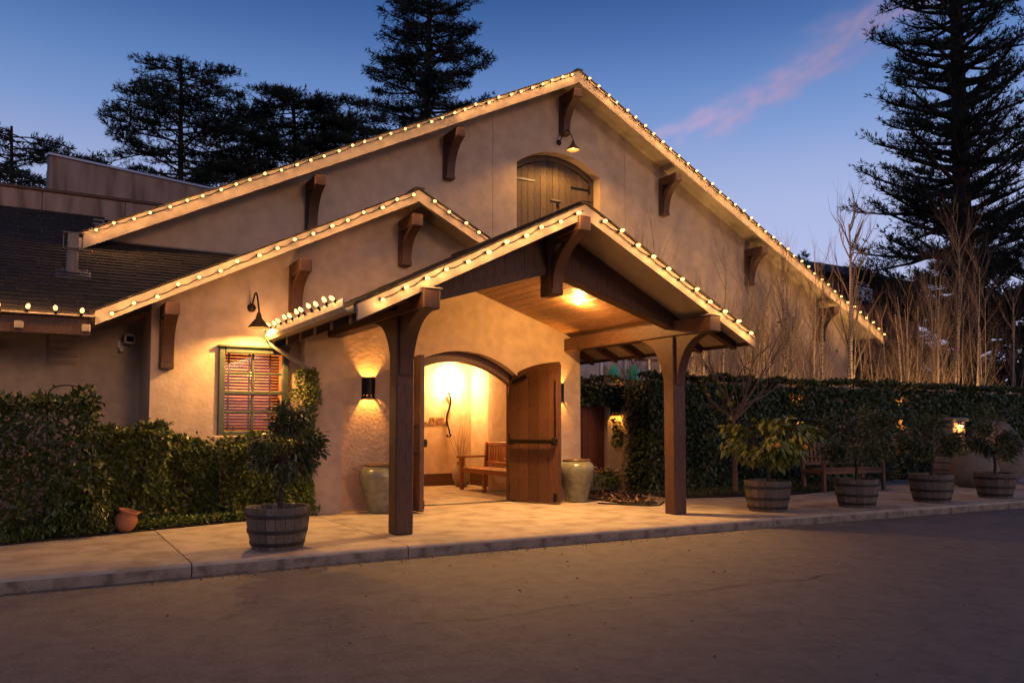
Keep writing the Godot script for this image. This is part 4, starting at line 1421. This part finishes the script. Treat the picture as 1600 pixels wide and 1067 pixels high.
func planting() -> void:
	hedge("tall_hedge", -2.6, 0.55, 9.95, 10.9, 1.52, 15000, 0.075, 0.045, M.ivy, "tall dark hedge with tangled shoots at the left edge")
	hedge("low_hedge", 0.5, 1.35, 10.42, 11.0, 1.16, 5200, 0.085, 0.05, M.hedge, "lower broad-leaved hedge between the tall hedge and the window")
	hedge("window_hedge", 1.25, 3.05, 10.7, 11.1, 0.98, 11500, 0.075, 0.05, M.hedge, "clipped glossy hedge right under the green window")
	# shrub skirts
	var o := thing("leafy_shrub", P(0.5, 0, 10.08), "leafy pale-edged shrub beside the tipped terracotta pot", "shrub")
	var mb := MB.new()
	crown_leaves(mb, Vector3(0, 0.38, 0), Vector3(0.3, 0.42, 0.25), 1500, 0.085, 0.04, M.hedge.roughness, 0.5, 12)
	put("foliage", mb, M.hedge, o)
	put("stem", _tube([Vector3(0, 0, 0), Vector3(0.01, 0.4, 0)], [0.015, 0.008]), M.bark, o)
	mb = MB.new()
	for i in 7000:
		var x := rnd(-2.6, 0.75)
		var dd := lerpf(9.62, 10.02, clampf((x + 0.3) / 1.2, 0, 1)) + rnd(0.02, 0.55)
		var sh := rnd(0.4, 1.2)
		mb.col = Color(sh * 0.6, sh * 0.65, sh * 0.6)
		mb.leaf(P(x, 0.02 + rnd(0.0, 0.28) * (0.5 + 0.5 * sin(x * 5.0)), dd), (YA * 0.7 + ball()).normalized(), (YA + ball()).normalized(), rnd(0.04, 0.1), rnd(0.015, 0.03))
	tag(put("ground_cover", mb, M.cover), "dark feathery ground cover below the tall hedge", "ground cover", "", "stuff")
	mb = MB.new()
	for i in 2600:
		var x := rnd(1.0, 3.42)
		var dd := lerpf(10.13, 10.88, clampf((x - 1.0) / 2.4, 0, 1)) + rnd(0.02, 0.2)
		var sh := rnd(0.6, 1.5)
		mb.col = Color(sh, sh, sh * 0.8)
		mb.leaf(P(x, 0.02 + rnd(0.0, 0.09), dd), (YA * 0.6 + ball()).normalized(), (YA + ball() * 0.5).normalized(), rnd(0.03, 0.06), rnd(0.02, 0.035))
	tag(put("border_plants", mb, M.cover), "bright green low border plants along the pavement edge", "border plants", "", "stuff")
	# vine climbing the buttress
	o = thing("climbing_vine", P(3.1, 0, 10.83), "bright green vine climbing the wall corner right of the window", "vine")
	mb = MB.new()
	for i in 3400:
		var y := rnd(0.0, 1.0)
		y = y * 1.98
		var r := 0.075 + 0.04 * sin(y * 5.0 + 0.6) + (0.07 if y > 1.5 else 0.0)
		var q := ball()
		var p := Vector3(0.02 - 0.0 * y + q.x * r * 1.2, y, absf(q.z) * r * 0.8)
		var sh := rnd(0.55, 1.5)
		mb.col = Color(sh * rnd(0.9, 1.15), sh, sh * 0.8)
		mb.leaf(p, (Vector3(q.x, -0.2, 0.6) + ball() * 0.8).normalized(), (Vector3(0, 0.4, 1) + ball() * 0.6).normalized(), rnd(0.03, 0.06), rnd(0.02, 0.034))
	put("foliage", mb, M.vine, o)
	put("stem", _tube([Vector3(0.05, 0, 0.03), Vector3(0.0, 0.7, 0.03), Vector3(0.06, 1.3, 0.03), Vector3(0.02, 1.9, 0.03)], [0.014, 0.012, 0.01, 0.006]), M.bark, o)
	# garden wall, gate and ivy
	var gw := thing("garden_wall", P(9.2, 0, 11.5), "stucco garden wall almost hidden under ivy", "wall")
	bx("wall_run", Vector3(9.45, 0.98, 0.0), Vector3(17.8, 2.16, 0.2), M.stucco, gw, 0.01)
	bx("return_wall", Vector3(0.66, 0.98, -0.62), Vector3(0.2, 2.16, 1.02), M.stucco, gw, 0.01)
	var gt := thing("garden_gate", P(9.18, 0.0, 12.62), "dark red plank gate beside the entrance wall", "gate")
	for i in 5:
		bx("plank", Vector3(-0.3 + 0.135 * i, 0.98, 0), Vector3(0.13, 1.3, 0.04), M.gate, gt, 0.005)
	bx("head_rail", Vector3(-0.03, 1.645, 0.01), Vector3(0.75, 0.02, 0.1), M.trim, gt, 0.004)
	bx("step", Vector3(-0.05, 0.16, 0.18), Vector3(0.8, 0.32, 0.45), M.stone[0], gt, 0.015)
	bx("sill", Vector3(-0.05, 0.34, 0.2), Vector3(0.84, 0.03, 0.42), M.terracotta, gt, 0.008)
	var gp := thing("gate_pier", P(9.72, 0, 12.66), "tan stucco pier between the gate and the ivy", "pier")
	bx("shaft", Vector3(0, 0.98, 0), Vector3(0.5, 1.96, 0.3), M.stucco, gp, 0.015)
	bx("cap", Vector3(0, 2.0, 0), Vector3(0.56, 0.08, 0.36), M.stucco, gp, 0.015)
	bx("lintel", Vector3(-0.95, 1.86, 0), Vector3(1.4, 0.28, 0.28), M.stucco, gp, 0.015)
	o = thing("wall_ivy", P(0, 0, 0), "dark ivy covering the garden wall right of the porch", "ivy")
	mb = MB.new()
	ivy_run(mb, 9.5, 14.5, 11.4, 0.0, 2.12, 17000, 0.085, 0.06, 0.14)
	ivy_run(mb, 14.5, 25.0, 11.4, 0.0, 2.14, 14000, 0.11, 0.08, 0.14)
	put("foliage", mb, M.ivy, o)
	o = thing("gate_ivy", P(0, 0, 0), "lit ivy hanging over the gate and its corner", "ivy")
	mb = MB.new()
	ivy_run(mb, 7.85, 10.0, 12.5, 1.62, 2.1, 4200, 0.085, 0.055, 0.16)
	for i in 5200:
		var q := ball()
		var y := rnd(0.05, 2.08)
		var r := 0.34 + 0.06 * sin(y * 4.0)
		var p := P(9.7 + q.x * r, y, 11.66 - q.z * 0.42)
		var sh := rnd(0.5, 1.5)
		mb.col = Color(sh, sh, sh * 0.8)
		mb.leaf(p, (Vector3(q.x, -0.5, q.z) + ball() * 0.6).normalized(), (q + YA * 0.3).normalized(), rnd(0.05, 0.1), rnd(0.035, 0.06))
	for i in 260:
		var sh := rnd(0.8, 1.8)
		mb.col = Color(sh, sh, sh * 0.7)
		mb.leaf(P(rnd(9.52, 9.95), rnd(0.85, 1.32), 12.42 + rnd(-0.05, 0.05)), (Vector3(0, -0.5, 0.5) + ball()).normalized(), (Vector3(0, 0.3, 1) + ball() * 0.5).normalized(), rnd(0.06, 0.1), rnd(0.04, 0.07))
	put("foliage", mb, M.ivy, o)
	o = thing("flowering_plants", P(8.9, 0, 12.0), "pale flowering plants in front of the gate step", "plants")
	mb = MB.new()
	crown_leaves(mb, Vector3(0.1, 0.22, 0), Vector3(0.42, 0.24, 0.3), 420, 0.07, 0.035, 0.2, 0.5, 9)
	put("foliage", mb, M.cover, o)
	mb = MB.new()
	for i in 46:
		var p := Vector3(rnd(-0.3, 0.5), rnd(0.25, 0.5), rnd(-0.25, 0.3))
		for k in 5:
			mb.leaf(p, ball().normalized(), ball().normalized(), 0.028, 0.022)
	put("blossoms", mb, leafmat(0.7, 0.55, 0.3), o)
	# bare tree behind the citrus
	o = thing("bare_tree", P(10.75, 0, 10.45), "nearly leafless spreading tree behind the citrus planter", "tree")
	mb = MB.new()
	var tips := []
	mb.tube([Vector3(0, 0, 0), Vector3(-0.03, 0.6, 0.02), Vector3(-0.02, 1.2, 0.0), Vector3(-0.1, 1.5, 0)], [0.055, 0.045, 0.042, 0.035], 8)
	for b in [[Vector3(-0.75, 0.9, 0.4), 1.0, 0.03], [Vector3(0.6, 0.8, 0.3), 1.05, 0.028], [Vector3(-0.25, 1.1, -0.3), 1.0, 0.026], [Vector3(1.1, 0.75, -0.2), 1.2, 0.024], [Vector3(0.2, 1, 0.7), 0.9, 0.022], [Vector3(-1.0, 0.55, 0.1), 0.8, 0.02], [Vector3(1.2, 0.4, 0.5), 1.0, 0.018]]:
		limbs(mb, Vector3(-0.06, rnd(1.15, 1.5), 0), b[0].normalized(), b[1], b[2], 3, 0.55, 0.25, 3, tips)
	put("trunk", mb, M.bark_grey, o)
	mb = MB.new()
	for i in 46:
		var t: Array = tips[rng.randi() % tips.size()] if i < 16 else [Vector3(-0.75 + rnd(-0.35, 0.4), rnd(1.3, 2.0), 0.4 + rnd(-0.2, 0.2)), YA]
		mb.col = Color(rnd(0.9, 1.7), rnd(0.8, 1.2), 0.8)
		mb.leaf(t[0], (ball() + Vector3(0, -0.5, 0)).normalized(), ball().normalized(), rnd(0.08, 0.13), rnd(0.05, 0.07))
	put("crown", mb, M.citrus, o)
	birches()
	# stone pillar and boulders at the far right
	var sp := thing("stone_pillar", P(16.35, 0, 9.9), "stacked stone pillar with a small lamp at the far right", "pillar")
	for r in 9:
		var n := 2 + r % 2
		for i in n:
			for f in 2:
				var w := 0.46 / n
				bx("stone", Vector3(-0.23 + w * (i + 0.5), 0.075 + r * 0.145, 0.11 - 0.22 * f + rnd(-0.015, 0.015)), Vector3(w - 0.012, 0.135, 0.23), M.stone[rng.randi() % 4], sp, 0.02)
	bx("cap_stone", Vector3(0, 1.34, 0), Vector3(0.56, 0.07, 0.56), M.stone[0], sp, 0.02)
	bx("lamp_hood", Vector3(0, 1.24, 0.27), Vector3(0.12, 0.03, 0.1), M.bronze, sp, 0.006)
	var lm := MB.new()
	lm.lathe([Vector2(0, 1.17), Vector2(0.022, 1.18), Vector2(0.022, 1.21), Vector2(0, 1.22)], Vector3(0, 0, 0.28), 10)
	put("lamp_bulb", lm, M.lampglow, sp)
	omni(sp, Vector3(0, 1.195, 0.28), 0.35, 0.02)
	boulder(P(17.6, 0, 9.6), Vector3(0.55, 1.4, 0.5), 3, "large pale boulder standing behind the farthest planter")
	boulder(P(16.0, 0, 9.2), Vector3(0.45, 0.85, 0.4), 8, "lower round boulder in front of the stone pillar")

func boulder(at: Vector3, s: Vector3, sd: int, label: String) -> void:
	var nz := FastNoiseLite.new()
	nz.seed = sd
	nz.frequency = 0.8
	var mb := MB.new()
	var pr := []
	for i in 15:
		pr.append(Vector2(sin(PI * i / 14.0), -cos(PI * i / 14.0)))
	mb.lathe(pr, Vector3.ZERO, 24)
	for i in mb.v.size():
		var q: Vector3 = mb.v[i]
		q *= 1.0 + 0.22 * nz.get_noise_3dv(q * 1.5) + 0.06 * nz.get_noise_3dv(q * 6.0)
		mb.v[i] = Vector3(q.x * s.x, q.y * s.y * 0.5 + s.y * 0.42, q.z * s.z)
	tag(put("boulder", mb, M.stone[1]), label, "boulder")
	get_child(get_child_count() - 1).position = at

func birch(at: Vector3, h: float, r: float, lean: Vector2, label: String, stems := 1) -> void:
	var o := thing("birch_tree", at, label, "tree", "birches behind the ivy wall")
	var tw := MB.new()
	var tips := []
	for st in stems:
		var mb := MB.new()
		var path := []
		var rad := []
		var m := 9
		var sw := rnd(0, TAU)
		var hh := h * (1.0 if st == 0 else rnd(0.6, 0.95))
		var rr := r * (1.0 if st == 0 else rnd(0.55, 0.85))
		var ln := lean + (Vector2.ZERO if st == 0 else Vector2(rnd(-0.13, 0.13), rnd(-0.06, 0.06)))
		for i in m + 1:
			var t := float(i) / m
			path.append(Vector3(ln.x * t * hh + 0.07 * sin(t * 5.0 + sw) * t, t * hh, ln.y * t * hh + 0.05 * cos(t * 4.0 + sw) * t))
			rad.append(rr * (1.0 - 0.82 * t))
		mb.tube(path, rad, 8, false)
		put("trunk", mb, M.birch, o)
		for i in 15:
			var t := rnd(0.3, 1.0)
			var k := int(t * m)
			var p: Vector3 = path[k].lerp(path[min(k + 1, m)], t * m - k)
			var a := rnd(0, TAU)
			limbs(tw, p, Vector3(cos(a) * 0.5, 1.0, sin(a) * 0.5).normalized(), hh * 0.2 * (1.25 - t * 0.7), rr * 0.2, 2, 0.4, 0.5, 3, tips)
	put("crown", tw, M.twig, o)

func ordinal(k: int) -> String:
	var s := "th"
	if k % 100 < 11 or k % 100 > 13:
		s = {1: "st", 2: "nd", 3: "rd"}.get(k % 10, "th")
	return str(k) + s

func birches() -> void:
	var list := []
	for x in [10.6, 11.1, 11.5, 11.95, 12.25, 12.7, 13.15, 13.6, 13.95, 14.2, 14.55, 14.95, 15.25, 15.6, 15.95, 16.3, 17.2, 17.6, 18.05, 18.5, 18.75, 19.15, 19.4, 19.75, 20.2, 20.55, 20.95, 21.2, 21.7, 22.05, 22.5, 23.2, 23.9]:
		list.append(x)
	var k := 1
	for x in list:
		var h := rnd(3.6, 5.4) if x < 18.0 else rnd(4.0, 6.0)
		birch(P(x + rnd(-0.08, 0.08), -0.1, 12.75 + rnd(-0.25, 0.4)), h, rnd(0.024, 0.05), Vector2(rnd(-0.04, 0.06), rnd(-0.03, 0.03)), "slender bare birch, %s from the porch in the row behind the ivy wall" % ordinal(k), 2 + rng.randi() % 2)
		k += 1
	birch(P(16.75, -0.1, 12.55), 6.2, 0.095, Vector2(0.01, 0), "stoutest birch, dark-banded, below the right end of the main gable")
	birch(P(21.4, -0.1, 12.9), 6.6, 0.06, Vector2(0.10, 0), "tall birch leaning right, beyond the main gable end")

func conifer(called: String, at: Vector3, label: String, h: float, r: float, style: int, mt: Material, first: float, dens: float, nl: float, group: String) -> void:
	# style 0 flat-layered cedar, 1 narrow redwood, 2 open pine
	var o := thing(called, at, label, "tree", group)
	var mb := MB.new()
	var tr := 0.012 * h + 0.06
	var path := []
	var rad := []
	var bend := rnd(-0.02, 0.02)
	for i in 11:
		var t := i / 10.0
		path.append(Vector3(bend * h * sin(t * 3.0), t * h, 0))
		rad.append(tr * (1.0 - (0.93 if style > 0 else 0.78) * t))
	mb.tube(path, rad, 9, false)
	var nb := int(h * [5.6, 7.0, 5.6][style] * dens)
	var lf := MB.new()
	for i in nb:
		var t := lerpf(first, 0.99, pow(float(i) / nb, 0.9 if style != 0 else 0.75))
		var k := int(t * 10)
		var p: Vector3 = path[k].lerp(path[min(k + 1, 10)], t * 10 - k)
		var u := (t - first) / (1.0 - first)
		var a := i * 2.39996 + rnd(-0.5, 0.5)
		var L := r
		if style == 0:
			L *= (1.0 - 0.4 * pow(u, 4.0)) * rnd(0.4, 1.08)
		elif style == 1:
			L *= (1.0 - 0.9 * u) * rnd(0.6, 1.15) + 0.06
		else:
			L *= (1.0 - 0.8 * pow(u, 1.3)) * rnd(0.55, 1.15)
		var rise: float = [lerpf(rnd(0.2, 0.6), rnd(-0.05, 0.15), u), rnd(-0.35, 0.1), rnd(-0.3, 0.4)][style]
		var d := Vector3(cos(a), rise, sin(a)).normalized()
		var bp := [p]
		var br := [tr * 0.3 * (1.0 - 0.75 * t) + 0.015]
		var q := p
		var dd := d
		var steps := 6
		for s in steps:
			if style == 0:
				dd = (dd + Vector3(0, -0.05, 0) + ball() * 0.12).normalized()
			elif style == 1:
				dd = (dd + Vector3(0, 0.09, 0) + ball() * 0.08).normalized()
			else:
				dd = (dd + Vector3(0, 0.06, 0) + ball() * 0.12).normalized()
			q += dd * L / steps
			bp.append(q)
			br.append(br[0] * (1.0 - 0.85 * (s + 1) / steps))
		mb.tube(bp, br, 5, false)
		# foliage on side sprays
		var ns := int(maxf(4, L * [6.5, 6.0, 6.0][style]))
		for s in ns:
			var f := lerpf(0.2, 1.0, pow(rng.randf(), 0.8))
			var ki := int(f * steps)
			var c: Vector3 = bp[ki].lerp(bp[min(ki + 1, steps)], f * steps - ki)
			var side := dd.cross(YA).normalized() * (1.0 if rng.randf() < 0.5 else -1.0)
			var sl := minf(L, 4.5) * 0.32 * (1.2 - f * 0.6) * rnd(0.4, 1.2)
			var sd := (dd * 0.8 + side * rnd(0.2, 1.1) + Vector3(0, [0.12, -0.15, 0.3][style], 0)).normalized()
			var e := c + sd * sl
			mb.tube([c, e], [0.014, 0.005], 3, false)
			var nt := int(maxf(3, sl * [8.0, 6.0, 5.0][style]))
			for j in nt:
				var g := float(j + 1) / nt
				var ce := c.lerp(e, g) + ball() * 0.1
				var clump := 5
				for m in clump:
					var nd := (sd * 0.7 + ball() * 1.0 + Vector3(0, [0.4, -0.1, 0.25][style], 0)).normalized()
					var sh := rnd(0.6, 1.4)
					lf.col = Color(sh, sh, sh)
					lf.leaf(ce, nd, ball().normalized(), nl * rnd(0.6, 1.3), nl * rnd(0.1, 0.2))
	put("trunk", mb, M.bark_dark, o)
	put("crown", lf, mt, o)

func backdrop() -> void:
	var g := "tall conifers behind the lodge"
	conifer("cedar_tree", P(5.3, 0, 40), "open spreading cedar left of centre behind the low roof", 18.5, 4.7, 0, M.needle, 0.25, 1.5, 0.24, g)
	conifer("cedar_tree", P(10.9, 0, 41), "broad flat-topped cedar with a thick trunk, right of the open one", 18.4, 6.0, 0, M.needle, 0.3, 1.8, 0.25, g)
	conifer("cedar_tree", P(-1.2, 0, 35), "low flat cedar at the left edge of the sky", 12.4, 4.0, 0, M.needle, 0.4, 1.4, 0.22, g)
	conifer("cedar_tree", P(15.8, 0, 46), "lower cedar between the flat-topped one and the redwood", 17.2, 5.2, 0, M.needle2, 0.28, 1.6, 0.27, g)
	conifer("redwood_tree", P(21.0, 0, 45.5), "dense pointed redwood rising behind the main gable", 37.0, 5.6, 1, M.needle, 0.3, 1.0, 0.34, g)
	conifer("pine_tree", P(31.6, -0.2, 18.4), "large dark pine filling the right edge", 34.0, 4.2, 2, M.needle, 0.1, 2.1, 0.24, "pines at the right edge")
	conifer("pine_tree", P(37.0, -0.2, 15.0), "second pine reaching in from beyond the right edge", 29.0, 5.0, 2, M.needle, 0.12, 0.8, 0.28, "pines at the right edge")
	conifer("pine_tree", P(41.0, -0.2, 24.0), "far pine seen between the birches and the large pine", 17.0, 6.5, 2, M.needle2, 0.1, 0.8, 0.34, "pines at the right edge")
	conifer("pine_tree", P(52.0, -0.2, 30.0), "distant pine low behind the birch row, farthest right", 15.0, 6.5, 2, M.needle2, 0.05, 0.8, 0.42, "pines at the right edge")
	conifer("pine_tree", P(46.0, -0.2, 38.0), "distant pine low behind the dark red house", 13.0, 6.5, 2, M.needle2, 0.05, 0.8, 0.45, "pines at the right edge")
	# dark shrubs beyond the wall on the right
	for q in [[27.0, 15.0, 2.0, 3.1, "first"], [30.5, 14.0, 2.2, 3.4, "second"], [25.5, 19.0, 2.4, 4.0, "third"], [29.0, 19.5, 2.6, 5.0, "fourth"], [27.6, 17.2, 2.0, 3.8, "fifth"], [34.0, 19.0, 3.0, 5.0, "sixth"]]:
		var o := thing("evergreen_shrub", P(q[0], 0, q[1]), "%s dark evergreen mass beyond the birches, counted from the lodge" % q[4], "shrub", "evergreen shrubs beyond the wall")
		var mb := MB.new()
		crown_leaves(mb, Vector3(0, q[3] * 0.5, 0), Vector3(q[2], q[3] * 0.5, q[2]), 5000, 0.22, 0.09, 0.2, 0.5, 26)
		put("foliage", mb, M.needle2, o)
		put("stem", _tube([Vector3.ZERO, Vector3(0, q[3] * 0.6, 0)], [0.09, 0.04]), M.bark_dark, o)
	# far house
	var fh := thing("far_house", P(31, 0, 24), "dark red house with a pale window behind the birches", "building")
	bx("wall", Vector3(1.5, 4.1, 0), Vector3(9.4, 8.2, 0.3), M.rust_wall, fh)
	bx("side_wall", Vector3(-3.1, 4.1, -2.5), Vector3(0.3, 8.2, 4.7), M.rust_wall, fh)
	bx("roof", Vector3(1.5, 8.75, -1.6), Vector3(10.4, 0.2, 4.2), M.shingle[1], fh, 0.02, Basis(XA, 0.38))
	var wi := bx("window", Vector3(2.0, 7.4, 0.17), Vector3(1.25, 1.05, 0.06), M.white, fh, 0.01)
	bx("pane", Vector3(1.72, 7.4, 0.215), Vector3(0.5, 0.9, 0.02), M.glass, wi)
	bx("pane", Vector3(2.28, 7.4, 0.215), Vector3(0.5, 0.9, 0.02), M.glass, wi)
	# patio screen and furniture glimpsed over the ivy
	var ps := thing("patio_screen", P(9.0, 0, 13.1), "glass patio screen with pale posts above the gate ivy", "screen")
	for i in 5:
		bx("post", Vector3(0.15 + 0.62 * i, 1.3, 0), Vector3(0.06, 2.6, 0.06), M.white, ps, 0.006)
	for i in 4:
		bx("pane", Vector3(0.46 + 0.62 * i, 1.45, 0), Vector3(0.55, 2.2, 0.01), M.glass, ps)
	bx("top_rail", Vector3(1.4, 2.58, 0), Vector3(2.6, 0.05, 0.05), M.timber_y, ps, 0.006)
	for q in [[9.98, 2.32, "left"], [10.5, 2.34, "right"]]:
		var sh := thing("turquoise_parasol", P(q[0], 0, 12.95), "small turquoise folded parasol, %s of the two, over the gate ivy" % q[2], "parasol", "turquoise parasols on the patio")
		var mb := MB.new()
		mb.lathe([Vector2(0.0, q[1] + 0.12), Vector2(0.05, q[1] + 0.1), Vector2(0.1, q[1]), Vector2(0.12, q[1] - 0.14), Vector2(0.06, q[1] - 0.5), Vector2(0, q[1] - 0.5)], Vector3.ZERO, 14)
		put("canopy", mb, M.turq, sh)
		put("pole", _tube([Vector3(0, 0, 0), Vector3(0, q[1] - 0.4, 0)], [0.018, 0.018]), M.white, sh)

# ------------------------------------------------------------------ main
func _ready() -> void:
	rng.seed = 20240611
	setup_view()
	make_materials()
	ground()
	building()
	planting()
	backdrop()
	things()
	lights()
